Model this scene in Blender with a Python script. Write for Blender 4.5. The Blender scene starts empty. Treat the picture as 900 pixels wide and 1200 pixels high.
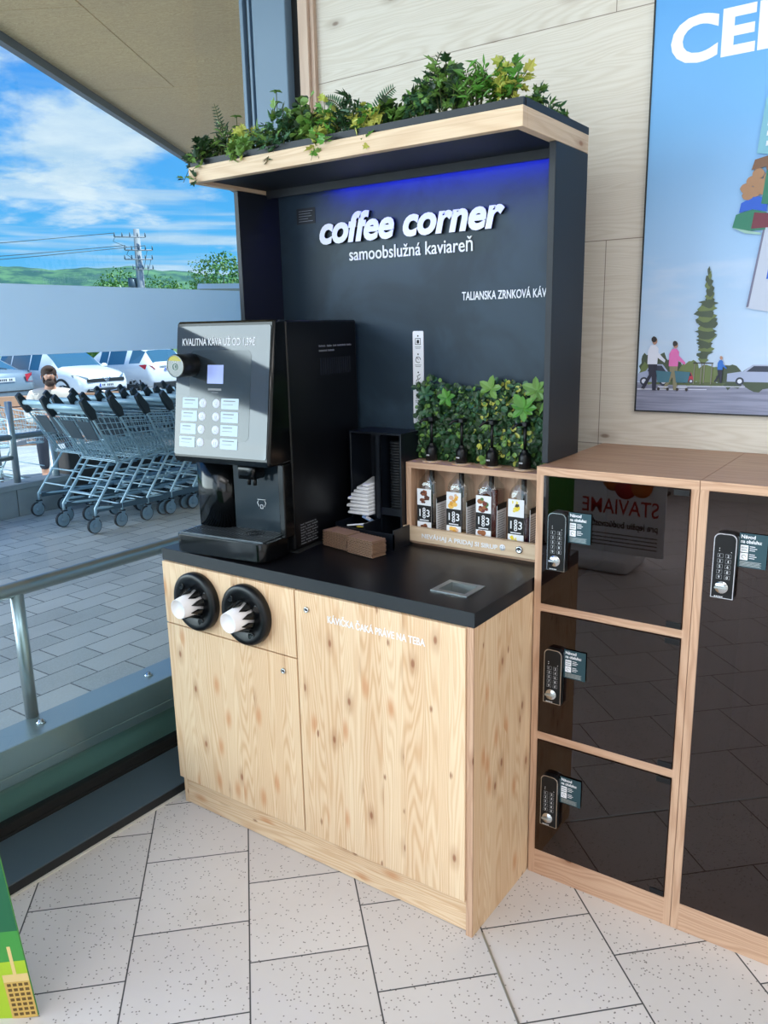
import bpy, bmesh, math, random
from mathutils import Vector, Matrix
random.seed(7)
PI = math.pi
SC = bpy.context.scene
COL = SC.collection

# ------------------------------------------------------------------ camera
yaw, pitch, roll, FPX = 0.6196, 0.2267, -0.0208, 940.45
cam = bpy.data.cameras.new('camera'); camo = bpy.data.objects.new('camera', cam); COL.objects.link(camo)
fw = Vector((-math.sin(yaw)*math.cos(pitch), math.cos(yaw)*math.cos(pitch), -math.sin(pitch)))
r0 = Vector((math.cos(yaw), math.sin(yaw), 0)); u0 = r0.cross(fw)
rr = math.cos(roll)*r0 + math.sin(roll)*u0; uu = -math.sin(roll)*r0 + math.cos(roll)*u0
camo.matrix_world = Matrix(((rr.x, uu.x, -fw.x, 0.8765), (rr.y, uu.y, -fw.y, -2.3982), (rr.z, uu.z, -fw.z, 1.5676), (0, 0, 0, 1)))
cam.sensor_fit = 'VERTICAL'; cam.sensor_height = 36.0; cam.lens = 36.0*FPX/1200.0
cam.clip_start = 0.02; cam.clip_end = 3000
SC.camera = camo
SC.view_settings.view_transform = 'Standard'; SC.view_settings.look = 'None'
SC.view_settings.gamma = 1.0; SC.view_settings.exposure = 0.0; SC.view_settings.use_curve_mapping = False

# ------------------------------------------------------------------ node helpers
class NT:
    def __init__(s, tree): s.t = tree; s.n = tree.nodes; s.l = tree.links
    def node(s, typ, **kw):
        n = s.n.new(typ)
        for k, v in kw.items():
            if k.startswith('_'): setattr(n, k[1:], v)
        return n
    def link(s, a, b): s.l.new(a, b)
    def setin(s, sock, v):
        if isinstance(v, bpy.types.NodeSocket): s.l.new(v, sock)
        else:
            if isinstance(v, (tuple, list)) and len(v) == 3 and sock.type == 'RGBA': v = (*v, 1)
            sock.default_value = v
    def math(s, op, a, b=None, c=None, clamp=False):
        n = s.n.new('ShaderNodeMath'); n.operation = op; n.use_clamp = clamp
        s.setin(n.inputs[0], a)
        if b is not None: s.setin(n.inputs[1], b)
        if c is not None: s.setin(n.inputs[2], c)
        return n.outputs[0]
    def mix(s, f, a, b, mode='MIX'):
        n = s.n.new('ShaderNodeMix'); n.data_type = 'RGBA'; n.blend_type = mode
        s.setin(n.inputs['Factor'], f); s.setin(n.inputs[6], a); s.setin(n.inputs[7], b)
        return n.outputs[2]
    def sep(s, v):
        n = s.n.new('ShaderNodeSeparateXYZ'); s.link(v, n.inputs[0]); return n.outputs
    def comb(s, x, y, z):
        n = s.n.new('ShaderNodeCombineXYZ')
        for i, v in enumerate((x, y, z)): s.setin(n.inputs[i], v)
        return n.outputs[0]
    def noise(s, vec, scale=5, detail=3, rough=.5, dist=0):
        n = s.n.new('ShaderNodeTexNoise'); s.link(vec, n.inputs['Vector'])
        n.inputs['Scale'].default_value = scale; n.inputs['Detail'].default_value = detail
        n.inputs['Roughness'].default_value = rough; n.inputs['Distortion'].default_value = dist
        return n.outputs[0]
    def ramp(s, f, stops, interp='LINEAR'):
        n = s.n.new('ShaderNodeValToRGB'); s.setin(n.inputs[0], f); cr = n.color_ramp; cr.interpolation = interp
        while len(cr.elements) < len(stops): cr.elements.new(0.5)
        for e, (p, c) in zip(cr.elements, stops): e.position = p; e.color = (*c, 1) if len(c) == 3 else c
        return n.outputs[0]
    def smooth(s, x, lo, hi):
        n = s.n.new('ShaderNodeMapRange'); n.interpolation_type = 'SMOOTHSTEP'
        s.setin(n.inputs[0], x); n.inputs[1].default_value = lo; n.inputs[2].default_value = hi
        n.inputs[3].default_value = 0; n.inputs[4].default_value = 1
        return n.outputs[0]
    def white(s, v, dim='1D'):
        n = s.n.new('ShaderNodeTexWhiteNoise'); n.noise_dimensions = dim
        s.setin(n.inputs['W' if dim == '1D' else 'Vector'], v); return n.outputs[0]

def srgb(r, g, b):
    f = lambda c: (c/255/12.92) if c/255 <= .04045 else ((c/255+.055)/1.055)**2.4
    return (f(r), f(g), f(b))

def newmat(name):
    m = bpy.data.materials.new(name); m.use_nodes = True
    T = NT(m.node_tree); b = m.node_tree.nodes['Principled BSDF']
    return m, T, b
def pm(name, col, rough=.5, metal=0, spec=.5, coat=0, bump=0, bscale=200, var=0):
    """plain procedural material with slight tone variation"""
    m, T, b = newmat(name)
    b.inputs['Roughness'].default_value = rough; b.inputs['Metallic'].default_value = metal
    b.inputs['Specular IOR Level'].default_value = spec; b.inputs['Coat Weight'].default_value = coat
    tc = T.node('ShaderNodeTexCoord')
    if var:
        nz = T.noise(tc.outputs['Object'], 9, 4)
        c2 = tuple(min(1, c*(1+var)) for c in col); c1 = tuple(c*(1-var) for c in col)
        T.link(T.mix(nz, c1, c2), b.inputs['Base Color'])
    else:
        b.inputs['Base Color'].default_value = (*col, 1)
    if bump:
        bn = T.node('ShaderNodeBump'); bn.inputs['Strength'].default_value = bump; bn.inputs['Distance'].default_value = .001
        T.link(T.noise(tc.outputs['Object'], bscale, 2), bn.inputs['Height']); T.link(bn.outputs[0], b.inputs['Normal'])
    return m

def thinglass(name, tint, refl=1.0, ior=1.5, rough=0.0, rcol=(1, 1, 1)):
    m = bpy.data.materials.new(name); m.use_nodes = True; T = NT(m.node_tree)
    for n in list(T.n): T.n.remove(n)
    out = T.node('ShaderNodeOutputMaterial'); mx = T.node('ShaderNodeMixShader')
    tr = T.node('ShaderNodeBsdfTransparent'); gl = T.node('ShaderNodeBsdfGlossy'); fr = T.node('ShaderNodeFresnel')
    tr.inputs[0].default_value = (*tint, 1); gl.inputs['Roughness'].default_value = rough; gl.inputs[0].default_value = (*rcol, 1)
    fr.inputs[0].default_value = ior
    g = T.node('ShaderNodeNewGeometry')
    T.link(T.math('MULTIPLY', T.math('MULTIPLY', fr.outputs[0], refl, clamp=True), T.math('SUBTRACT', 1, g.outputs['Backfacing'])), mx.inputs[0])
    T.link(tr.outputs[0], mx.inputs[1]); T.link(gl.outputs[0], mx.inputs[2]); T.link(mx.outputs[0], out.inputs[0])
    return m

# ------------------------------------------------------------------ world + sun + lamps
def make_world():
    w = bpy.data.worlds.new('sky'); SC.world = w; w.use_nodes = True; T = NT(w.node_tree)
    bg = w.node_tree.nodes['Background']
    tc = T.node('ShaderNodeTexCoord'); x, y, z = T.sep(tc.outputs['Generated'])
    zc = T.math('MAXIMUM', z, 0.0)
    sky = T.ramp(zc, [(0, srgb(160, 216, 250)), (.09, srgb(100, 196, 252)), (.28, srgb(66, 160, 246)), (1, srgb(50, 124, 225))])
    d = T.math('ADD', zc, .16)
    u = T.math('DIVIDE', x, d); v = T.math('DIVIDE', y, d)
    p = T.comb(u, v, 0)
    n1 = T.noise(p, 1.05, 9, .54, .15)
    off = T.comb(T.math('ADD', u, 9.3), T.math('ADD', v, 3.1), 2.0)
    n2 = T.noise(off, 2.1, 7, .6, .2)
    cl = T.smooth(T.math('ADD', T.math('MULTIPLY', n1, .72), T.math('MULTIPLY', n2, .28)), .50, .585)
    # long thin streaks low over the horizon
    st = T.noise(T.comb(T.math('MULTIPLY', x, 2.2), T.math('MULTIPLY', y, 2.2), T.math('MULTIPLY', z, 42)), 1.0, 4, .5, .2)
    stm = T.math('MULTIPLY', T.smooth(st, .50, .64), T.math('SUBTRACT', 1, T.smooth(z, .14, .30)))
    cl = T.math('MAXIMUM', cl, T.math('MULTIPLY', stm, .8))
    shade = T.mix(T.smooth(n2, .35, .62), srgb(206, 226, 244), srgb(252, 253, 255))
    c = T.mix(T.math('MULTIPLY', cl, .95), sky, shade)
    c = T.mix(T.smooth(z, -.06, 0), (.25, .27, .27), c)
    T.link(c, bg.inputs[0]); bg.inputs[1].default_value = 1.0
make_world()
def sun(dirv, strength, ang=.6):
    l = bpy.data.lights.new('sun', 'SUN'); l.energy = strength; l.angle = math.radians(ang); l.color = (1, .96, .9)
    o = bpy.data.objects.new('sun', l); COL.objects.link(o)
    o.rotation_euler = Vector(dirv).to_track_quat('Z', 'Y').to_euler()
sun((.42, .30, .86), 6.0)
def area(name, loc, target, sx, sy, power, col=(1, 1, 1)):
    l = bpy.data.lights.new(name, 'AREA'); l.shape = 'RECTANGLE'; l.size = sx; l.size_y = sy; l.energy = power; l.color = col
    o = bpy.data.objects.new(name, l); COL.objects.link(o); o.location = loc
    o.rotation_euler = (Vector(loc)-Vector(target)).to_track_quat('Z', 'Y').to_euler()
    return o
area('ceiling_light_right', (2.0, -2.2, 2.90), (2.0, -2.2, 0), 2.2, 1.6, 46, (1, .96, .95))
area('ceiling_light_rear', (0.4, -4.4, 2.90), (0.4, -4.4, 0), 2.4, 1.2, 46, (1, .97, .96))
area('window_daylight', (-1.34, -4.0, 1.6), (2, -3.2, 1.1), 3.2, 2.6, 60, (.90, .95, 1.0))
area('open_sky_side', (-13.0, -9.5, 3.6), (-4.0, 1.5, 1.9), 15.0, 6.5, 2500, (1.0, .98, .93))  # area light added to brighten the space under the outdoor canopy
area('rear_glazing_daylight', (0.6, -5.85, 1.6), (0.4, 0, 1.3), 4.0, 2.4, 42, (.93, .97, 1.0))

# ------------------------------------------------------------------ materials
def wood(name, across, along, ca, cb, cdark, plank=.08, knots=1.0, knot_sz=.05, kscale=6.0, rings=34, tone=.5, rough=.55, knotcol=None, warp=.012):
    """across/along: 'x','y','z' or 's' (x+y) ; boards of width plank glued side by side"""
    m, T, b = newmat(name)
    tc = T.node('ShaderNodeTexCoord'); X, Y, Z = T.sep(tc.outputs['Object'])
    g = {'x': X, 'y': Y, 'z': Z, 's': T.math('ADD', X, Y)}
    a = g[across]; l = g[along]
    bid = T.math('FLOOR', T.math('DIVIDE', a, plank)); rnd = T.white(bid)
    lo = T.math('ADD', l, T.math('MULTIPLY', rnd, 37.0))
    wv = T.noise(T.comb(T.math('MULTIPLY', a, 6), T.math('MULTIPLY', lo, 2.2), rnd), 1.0, 3, .5)
    aw = T.math('ADD', a, T.math('MULTIPLY', T.math('SUBTRACT', wv, .5), warp*8))
    fld = T.noise(T.comb(T.math('MULTIPLY', aw, 9), T.math('MULTIPLY', lo, .55), T.math('MULTIPLY', rnd, 5)), 1.0, 2, .4)
    ring = T.math('SINE', T.math('MULTIPLY', fld, rings*2))
    ring = T.math('POWER', T.math('MULTIPLY_ADD', ring, .5, .5), 1.6)
    fib = T.noise(T.comb(T.math('MULTIPLY', a, 420), T.math('MULTIPLY', lo, 7), 0), 1.0, 2, .5)
    col = T.mix(T.math('MULTIPLY', ring, .62), ca, cb)
    col = T.mix(T.math('MULTIPLY', T.math('SUBTRACT', fib, .35, clamp=True), .55), col, cdark)
    col = T.mix(tone, col, T.mix(rnd, T.mix(.5, col, cb), ca))
    # knots
    kv = T.comb(T.math('MULTIPLY', a, kscale*1.35), T.math('MULTIPLY', lo, kscale*.62), 0)
    vo = T.node('ShaderNodeTexVoronoi'); vo.voronoi_dimensions = '2D'; vo.inputs['Scale'].default_value = 1.0; T.link(kv, vo.inputs['Vector'])
    kr = T.white(vo.outputs['Color'], '3D')
    on = T.math('GREATER_THAN', kr, 1-.45*knots)
    dist = T.math('ADD', vo.outputs['Distance'], T.math('MULTIPLY', T.math('SUBTRACT', wv, .5), .03))
    kk = T.math('MULTIPLY', T.math('SUBTRACT', 1, T.smooth(dist, knot_sz*.35, knot_sz*1.1)), on)
    hal = T.math('MULTIPLY', T.math('SUBTRACT', 1, T.smooth(dist, knot_sz*.8, knot_sz*3.5)), on)
    kc = knotcol or (.16, .055, .02)
    col = T.mix(T.math('MULTIPLY', hal, .42), col, tuple(.6*q+.4*w for q, w in zip(kc, cb)))
    col = T.mix(T.math('MULTIPLY', kk, .8), col, kc)
    if knots >= 1:   # small resinous orange streaks and pin knots
        kv2 = T.comb(T.math('MULTIPLY', a, kscale*2.6), T.math('MULTIPLY', T.math('ADD', lo, 5.2), kscale*1.05), 0)
        vo2 = T.node('ShaderNodeTexVoronoi'); vo2.voronoi_dimensions = '2D'; vo2.inputs['Scale'].default_value = 1.0; T.link(kv2, vo2.inputs['Vector'])
        k2 = T.white(vo2.outputs['Color'], '3D')
        d2 = T.math('ADD', vo2.outputs['Distance'], T.math('MULTIPLY', T.math('SUBTRACT', fib, .5), .22))
        m2 = T.math('MULTIPLY', T.math('SUBTRACT', 1, T.smooth(d2, .03, .36)), T.math('GREATER_THAN', k2, .83))
        col = T.mix(T.math('MULTIPLY', m2, .62), col, srgb(196, 128, 78))
        m3 = T.math('MULTIPLY', T.math('SUBTRACT', 1, T.smooth(d2, .03, .10)), T.math('LESS_THAN', k2, .12))
        col = T.mix(T.math('MULTIPLY', m3, .8), col, kc)
    ed = T.math('PINGPONG', T.math('ADD', a, 100*plank), plank/2)
    eg = T.math('SUBTRACT', 1, T.smooth(ed, 0, .0012))
    col = T.mix(T.math('MULTIPLY', eg, .25), col, cdark)
    T.link(col, b.inputs['Base Color']); b.inputs['Roughness'].default_value = rough; b.inputs['Specular IOR Level'].default_value = .3
    bn = T.node('ShaderNodeBump'); bn.inputs['Strength'].default_value = .15; bn.inputs['Distance'].default_value = .001
    T.link(ring, bn.inputs['Height']); T.link(bn.outputs[0], b.inputs['Normal'])
    return m, T, b, col

PINE_A, PINE_B, PINE_D = srgb(234, 207, 172), srgb(202, 156, 112), srgb(160, 108, 68)
M = {}
M['pine'] = wood('knotty_spruce_board', 's', 'z', PINE_A, PINE_B, PINE_D, plank=.068, knots=1.0, knot_sz=.065, kscale=7, rings=150, tone=.42, knotcol=(.27, .10, .045), warp=.006)[0]
M['pine_h'] = wood('spruce_plinth', 'z', 's', PINE_A, PINE_B, PINE_D, plank=.055, knots=1.0, knot_sz=.065, kscale=7, rings=120, tone=.3, knotcol=(.27, .10, .045), warp=.006)[0]
M['pine_rough'] = wood('brushed_spruce_plank', 'z', 's', srgb(222, 198, 168), srgb(196, 166, 134), srgb(150, 112, 80), plank=.07, knots=.5, rings=60, kscale=5, knotcol=(.30, .13, .06))[0]
M['oak_v'] = wood('oak_decor_upright', 's', 'z', srgb(204, 168, 140), srgb(176, 136, 108), srgb(134, 96, 70), plank=.4, knots=.1, rings=70, tone=.1)[0]
M['oak_h'] = wood('oak_decor_rail', 'z', 's', srgb(204, 168, 140), srgb(176, 136, 108), srgb(134, 96, 70), plank=.4, knots=.15, rings=70, tone=.1)[0]
M['oak_top'] = wood('oak_decor_top', 'y', 'x', srgb(178, 140, 114), srgb(152, 114, 90), srgb(116, 82, 62), plank=.5, knots=.15, rings=60, tone=.1, rough=.38)[0]

def wall_mat():
    m, T, b, col = wood('whitewashed_spruce_wall', 'z', 's', srgb(218, 211, 200), srgb(203, 193, 178), srgb(172, 158, 140), plank=.6,
                        knots=.75, knot_sz=.045, kscale=4.2, rings=120, tone=.12, rough=.6, knotcol=(.20, .135, .10), warp=.008)
    tc = T.node('ShaderNodeTexCoord'); X, Y, Z = T.sep(tc.outputs['Object'])
    def line(v, pos, w=.0016):
        return T.math('SUBTRACT', 1, T.smooth(T.math('ABSOLUTE', T.math('SUBTRACT', v, pos)), w*.4, w))
    f = T.math('MAXIMUM', line(Z, 2.402), line(Z, 1.802)); f = T.math('MAXIMUM', f, line(Z, 1.203))
    v1 = T.math('MULTIPLY', line(X, -.0135), T.math('LESS_THAN', Z, 1.802))
    v2 = T.math('MULTIPLY', line(X, -.0100), T.math('GREATER_THAN', Z, 2.402))
    f = T.math('MAXIMUM', f, T.math('MAXIMUM', v1, v2))
    T.link(T.mix(T.math('MULTIPLY', f, .75), col, srgb(96, 78, 62)), b.inputs['Base Color'])
    return m
M['wallwood'] = wall_mat()

def floor_mat():
    m, T, b = newmat('speckled_porcelain_tiles')
    tc = T.node('ShaderNodeTexCoord'); X, Y, Z = T.sep(tc.outputs['Object'])
    k = 1/math.sqrt(2); W = .3045
    s = T.math('MULTIPLY', T.math('ADD', X, Y), k); t = T.math('MULTIPLY', T.math('SUBTRACT', X, Y), k)
    sc = T.math('DIVIDE', T.math('ADD', s, 1.4545+W*40), W); ci = T.math('FLOOR', sc)
    par = T.math('MODULO', ci, 2.0)
    tc_ = T.math('DIVIDE', T.math('ADD', T.math('SUBTRACT', t, .0915), T.math('MULTIPLY_ADD', par, W/2, W*40)), W)
    fs = T.math('PINGPONG', sc, .5); ft = T.math('PINGPONG', tc_, .5)
    gl = T.math('MINIMUM', fs, ft)
    grout = T.math('SUBTRACT', 1, T.smooth(gl, .0045, .0085))
    tid = T.white(T.comb(ci, T.math('FLOOR', tc_), 0), '3D')
    base = T.mix(tid, srgb(203, 197, 194), srgb(211, 205, 202))
    cloud = T.noise(tc.outputs['Object'], 5, 4)
    base = T.mix(T.math('MULTIPLY', T.smooth(cloud, .45, .8), .25), base, srgb(190, 182, 174))
    vo = T.node('ShaderNodeTexVoronoi'); vo.voronoi_dimensions = '2D'; vo.inputs['Scale'].default_value = 120
    wob = T.noise(tc.outputs['Object'], 260, 2)
    T.link(tc.outputs['Object'], vo.inputs['Vector'])
    kr = T.white(vo.outputs['Color'], '3D')
    d = T.math('ADD', vo.outputs['Distance'], T.math('MULTIPLY', T.math('SUBTRACT', wob, .5), .30))
    sp = T.math('MULTIPLY', T.math('SUBTRACT', 1, T.smooth(d, .16, .30)), T.math('GREATER_THAN', kr, .86))
    base = T.mix(T.math('MULTIPLY', sp, .85), base, srgb(92, 84, 80))
    col = T.mix(grout, base, srgb(66, 66, 68))
    T.link(col, b.inputs['Base Color'])
    rg = T.math('MULTIPLY_ADD', grout, .4, .42); T.link(rg, b.inputs['Roughness'])
    bn = T.node('ShaderNodeBump'); bn.inputs['Strength'].default_value = .4; bn.inputs['Distance'].default_value = .002
    T.link(T.math('SUBTRACT', 1, grout), bn.inputs['Height']); T.link(bn.outputs[0], b.inputs['Normal'])
    return m
M['floor'] = floor_mat()

def paver_mat():
    m, T, b = newmat('concrete_pavers')
    tc = T.node('ShaderNodeTexCoord'); X, Y, Z = T.sep(tc.outputs['Object'])
    br = T.node('ShaderNodeTexBrick'); T.link(T.comb(Y, X, 0), br.inputs['Vector'])
    br.offset = .5; br.inputs['Scale'].default_value = 1.0
    br.inputs['Brick Width'].default_value = .30; br.inputs['Row Height'].default_value = .165
    br.inputs['Mortar Size'].default_value = .0045; br.inputs['Mortar Smooth'].default_value = .2
    br.inputs['Color1'].default_value = (*srgb(202, 202, 196), 1); br.inputs['Color2'].default_value = (*srgb(174, 177, 173), 1)
    br.inputs['Mortar'].default_value = (*srgb(96, 100, 102), 1)
    n = T.noise(tc.outputs['Object'], 150, 3); n2 = T.noise(tc.outputs['Object'], 1.2, 3)
    c = T.mix(T.math('MULTIPLY', T.smooth(n, .4, .7), .35), br.outputs[0], srgb(205, 208, 208))
    c = T.mix(T.math('MULTIPLY', T.smooth(n2, .45, .7), .25), c, srgb(120, 125, 128))
    T.link(c, b.inputs['Base Color']); b.inputs['Roughness'].default_value = .75
    return m
M['paver'] = paver_mat()
M['asphalt'] = pm('parking_asphalt', srgb(150, 150, 150), .9, var=.15)

def ply_mat():
    m, T, b = newmat('plywood_soffit')
    tc = T.node('ShaderNodeTexCoord'); X, Y, Z = T.sep(tc.outputs['Object'])
    a = math.radians(30)
    s = T.math('ADD', T.math('MULTIPLY', X, math.cos(a)), T.math('MULTIPLY', Y, math.sin(a)))
    t = T.math('SUBTRACT', T.math('MULTIPLY', Y, math.cos(a)), T.math('MULTIPLY', X, math.sin(a)))
    v = T.comb(T.math('MULTIPLY', s, 2.6), T.math('MULTIPLY', t, 13), 0)
    w = T.noise(v, 1.8, 4, .6, 1.2)
    ring = T.math('MULTIPLY_ADD', T.math('SINE', T.math('MULTIPLY', w, 75)), .5, .5)
    col = T.mix(T.math('MULTIPLY', ring, .8), srgb(250, 214, 158), srgb(218, 172, 120))
    col = T.mix(T.math('MULTIPLY', T.smooth(T.noise(tc.outputs['Object'], 1.1, 2), .4, .7), .3), col, srgb(206, 170, 136))
    T.link(col, b.inputs['Base Color']); b.inputs['Roughness'].default_value = .6
    return m
M['ply'] = ply_mat()

M['black'] = pm('matt_black_laminate', srgb(20, 26, 34), .55, bump=.1, bscale=300)
M['slabblack'] = pm('black_worktop', srgb(13, 14, 17), .34, spec=.45, bump=.05, bscale=150)
M['slabedge'] = pm('black_worktop_edge', srgb(30, 35, 40), .45)
M['blackgloss'] = pm('gloss_black_plastic', srgb(7, 9, 11), .14, spec=.4)
M['blackplastic'] = pm('satin_black_plastic', srgb(9, 11, 14), .35, spec=.35)
M['darkgap'] = pm('dark_interior', srgb(14, 14, 16), .8)
M['slate'] = pm('slate_grey_metal', srgb(66, 82, 92), .42, spec=.5, var=.06)
M['slatedark'] = pm('dark_sill_edge', srgb(20, 24, 28), .5)
M['postblue'] = pm('steel_blue_frame', srgb(104, 128, 150), .45, spec=.4)
M['postdark'] = pm('dark_gasket', srgb(16, 18, 20), .7)
M['alu'] = pm('brushed_aluminium', srgb(178, 186, 186), .32, metal=.85)
M['steel'] = pm('galvanised_steel', srgb(190, 214, 222), .42, metal=.25)
M['steeldark'] = pm('worn_steel', srgb(96, 112, 120), .45, metal=.5)
M['chrome'] = pm('chrome', srgb(200, 204, 208), .15, metal=1)
M['white'] = pm('white_print', srgb(236, 238, 242), .6)
M['whiteplastic'] = pm('white_cup_board', srgb(236, 232, 232), .5)
M['paper'] = pm('white_paper_napkin', srgb(232, 234, 238), .85)
M['grey'] = pm('mid_grey', srgb(120, 124, 128), .5)
M['caulk'] = pm('pale_caulk', srgb(205, 204, 200), .6)
M['ceilwhite'] = pm('white_ceiling', srgb(225, 222, 216), .8)
M['carpet'] = pm('rubber', srgb(30, 32, 34), .8)
M['glass'] = thinglass('window_glass', (.88, .965, 1.0), .8, 1.45)
M['smoked'] = thinglass('smoked_glass', (.33, .24, .22), 1.35, 1.5, rcol=(1, .88, .84))
M['clear'] = thinglass('clear_bottle_glass', (.84, .87, .88), 2.2, 1.45)
M['screen'] = pm('screen_panel', srgb(28, 34, 42), .08, spec=.9)
def leafmat(name, c1, c2):
    m, T, b = newmat(name); tc = T.node('ShaderNodeTexCoord')
    g = T.node('ShaderNodeNewGeometry')
    c = T.mix(T.noise(tc.outputs['Object'], 22, 2), c1, c2)
    T.link(T.mix(T.math('MULTIPLY', g.outputs['Random Per Island'], .6), c, c2), b.inputs['Base Color'])
    b.inputs['Roughness'].default_value = .45
    return m
M['leaf'] = leafmat('leaf_green', srgb(72, 118, 48), srgb(118, 156, 74))
M['leafdark'] = leafmat('leaf_dark', srgb(18, 44, 26), srgb(40, 74, 38))
M['leafyellow'] = leafmat('leaf_variegated', srgb(132, 160, 60), srgb(196, 192, 92))
M['leafbright'] = leafmat('leaf_bright', srgb(52, 120, 40), srgb(96, 150, 56))
M['leafteal'] = leafmat('leaf_bluegreen', srgb(34, 76, 54), srgb(66, 110, 72))
M['stem'] = pm('plant_stem', srgb(70, 78, 40), .7)

# ------------------------------------------------------------------ mesh builder
class MB:
    def __init__(s, M0=None):
        s.bm = bmesh.new(); s.mats = []; s.M = M0 or Matrix.Identity(4)
    def mi(s, mat):
        if isinstance(mat, str): mat = M[mat]
        if mat not in s.mats: s.mats.append(mat)
        return s.mats.index(mat)
    def add(s, verts, faces, mat, smooth=False):
        i = s.mi(mat); vs = [s.bm.verts.new(s.M @ Vector(v)) for v in verts]
        for f in faces:
            try:
                fc = s.bm.faces.new([vs[k] for k in f]); fc.material_index = i; fc.smooth = smooth
            except ValueError: pass
        return vs
    def box(s, x0, x1, y0, y1, z0, z1, mat, bev=0, R=None):
        i = s.mi(mat)
        vs = [Vector((x, y, z)) for x in (x0, x1) for y in (y0, y1) for z in (z0, z1)]
        if R is not None: vs = [R @ v for v in vs]
        v = [s.bm.verts.new(s.M @ q) for q in vs]
        fs = [s.bm.faces.new([v[k] for k in f]) for f in ((0, 1, 3, 2), (4, 6, 7, 5), (0, 4, 5, 1), (2, 3, 7, 6), (0, 2, 6, 4), (1, 5, 7, 3))]
        for f in fs: f.material_index = i
        if bev:
            es = list({e for f in fs for e in f.edges})
            r = bmesh.ops.bevel(s.bm, geom=es, offset=bev, segments=2, profile=.5, affect='EDGES')
            for f in r['faces']: f.material_index = i; f.smooth = True
        return s
    def prism(s, pts, a, b, axis, mat, smooth=False, bev=0):
        """extrude polygon pts (2D) along axis between a and b. axis 'x': pts=(y,z); 'y': pts=(x,z); 'z': pts=(x,y)"""
        def mk(p, t):
            return {'x': (t, p[0], p[1]), 'y': (p[0], t, p[1]), 'z': (p[0], p[1], t)}[axis]
        n = len(pts); V = [mk(p, a) for p in pts]+[mk(p, b) for p in pts]
        F = [tuple(range(n)), tuple(range(2*n-1, n-1, -1))]+[(k, (k+1) % n, n+(k+1) % n, n+k) for k in range(n)]
        i = s.mi(mat); v = [s.bm.verts.new(s.M @ Vector(q)) for q in V]
        fs = []
        for k, f in enumerate(F):
            fc = s.bm.faces.new([v[j] for j in f]); fc.material_index = i; fc.smooth = smooth and k > 1; fs.append(fc)
        if bev:
            es = list({e for f in fs[:2] for e in f.edges})
            r = bmesh.ops.bevel(s.bm, geom=es, offset=bev, segments=2, profile=.5, affect='EDGES')
            for f in r['faces']: f.material_index = i; f.smooth = True
        return s
    def tube(s, pts, r, mat, n=8, cap=True):
        pts = [Vector(p) for p in pts]; rings = []; i = s.mi(mat)
        rs = r if isinstance(r, (list, tuple)) else [r]*len(pts)
        up = None
        for k, p in enumerate(pts):
            if k == 0: d = pts[1]-p
            elif k == len(pts)-1: d = p-pts[k-1]
            else: d = (pts[k+1]-p).normalized()+(p-pts[k-1]).normalized()
            d = d.normalized() if d.length > 1e-9 else Vector((0, 0, 1))
            if up is None: up = Vector((0, 0, 1)) if abs(d.z) < .9 else Vector((1, 0, 0))
            a = d.cross(up).normalized(); bb = a.cross(d).normalized(); up = bb
            rings.append([s.bm.verts.new(s.M @ (p+rs[k]*(math.cos(2*PI*j/n)*a+math.sin(2*PI*j/n)*bb))) for j in range(n)])
        for k in range(len(rings)-1):
            for j in range(n):
                f = s.bm.faces.new((rings[k][j], rings[k][(j+1) % n], rings[k+1][(j+1) % n], rings[k+1][j])); f.material_index = i; f.smooth = True
        if cap:
            for R_ in (rings[0][::-1], rings[-1]):
                f = s.bm.faces.new(R_); f.material_index = i
        return s
    def lathe(s, prof, c, axis, mat, n=24, mats=None):
        """prof: list (r, t) along axis; c centre"""
        ax = Vector(axis).normalized(); up = Vector((0, 0, 1)) if abs(ax.z) < .9 else Vector((1, 0, 0))
        a = ax.cross(up).normalized(); b = a.cross(ax).normalized(); c = Vector(c)
        i = s.mi(mat); rings = []
        for r, t in prof:
            if r < 1e-6: rings.append([s.bm.verts.new(s.M @ (c+ax*t))])
            else: rings.append([s.bm.verts.new(s.M @ (c+ax*t+r*(math.cos(2*PI*j/n)*a+math.sin(2*PI*j/n)*b))) for j in range(n)])
        for k in range(len(rings)-1):
            A, B = rings[k], rings[k+1]; ii = s.mi(mats[k]) if mats else i
            for j in range(n):
                q = (A[j % len(A)], A[(j+1) % len(A)], B[(j+1) % len(B)], B[j % len(B)])
                q = list(dict.fromkeys(q))
                if len(q) > 2:
                    try:
                        f = s.bm.faces.new(q); f.material_index = ii; f.smooth = True
                    except ValueError: pass
        return s
    def ball(s, c, rx, ry, rz, mat, u=12, v=8):
        c = Vector(c); i = s.mi(mat)
        top = s.bm.verts.new(s.M @ (c+Vector((0, 0, rz)))); bot = s.bm.verts.new(s.M @ (c-Vector((0, 0, rz)))); rg = []
        for k in range(1, v):
            t = PI*k/v
            rg.append([s.bm.verts.new(s.M @ (c+Vector((rx*math.sin(t)*math.cos(2*PI*j/u), ry*math.sin(t)*math.sin(2*PI*j/u), rz*math.cos(t))))) for j in range(u)])
        fs = []
        for j in range(u):
            fs.append((top, rg[0][j], rg[0][(j+1) % u])); fs.append((bot, rg[-1][(j+1) % u], rg[-1][j]))
            for k in range(len(rg)-1): fs.append((rg[k][j], rg[k+1][j], rg[k+1][(j+1) % u], rg[k][(j+1) % u]))
        for f in fs:
            ff = s.bm.faces.new(f); ff.material_index = i; ff.smooth = True
        return s
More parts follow.
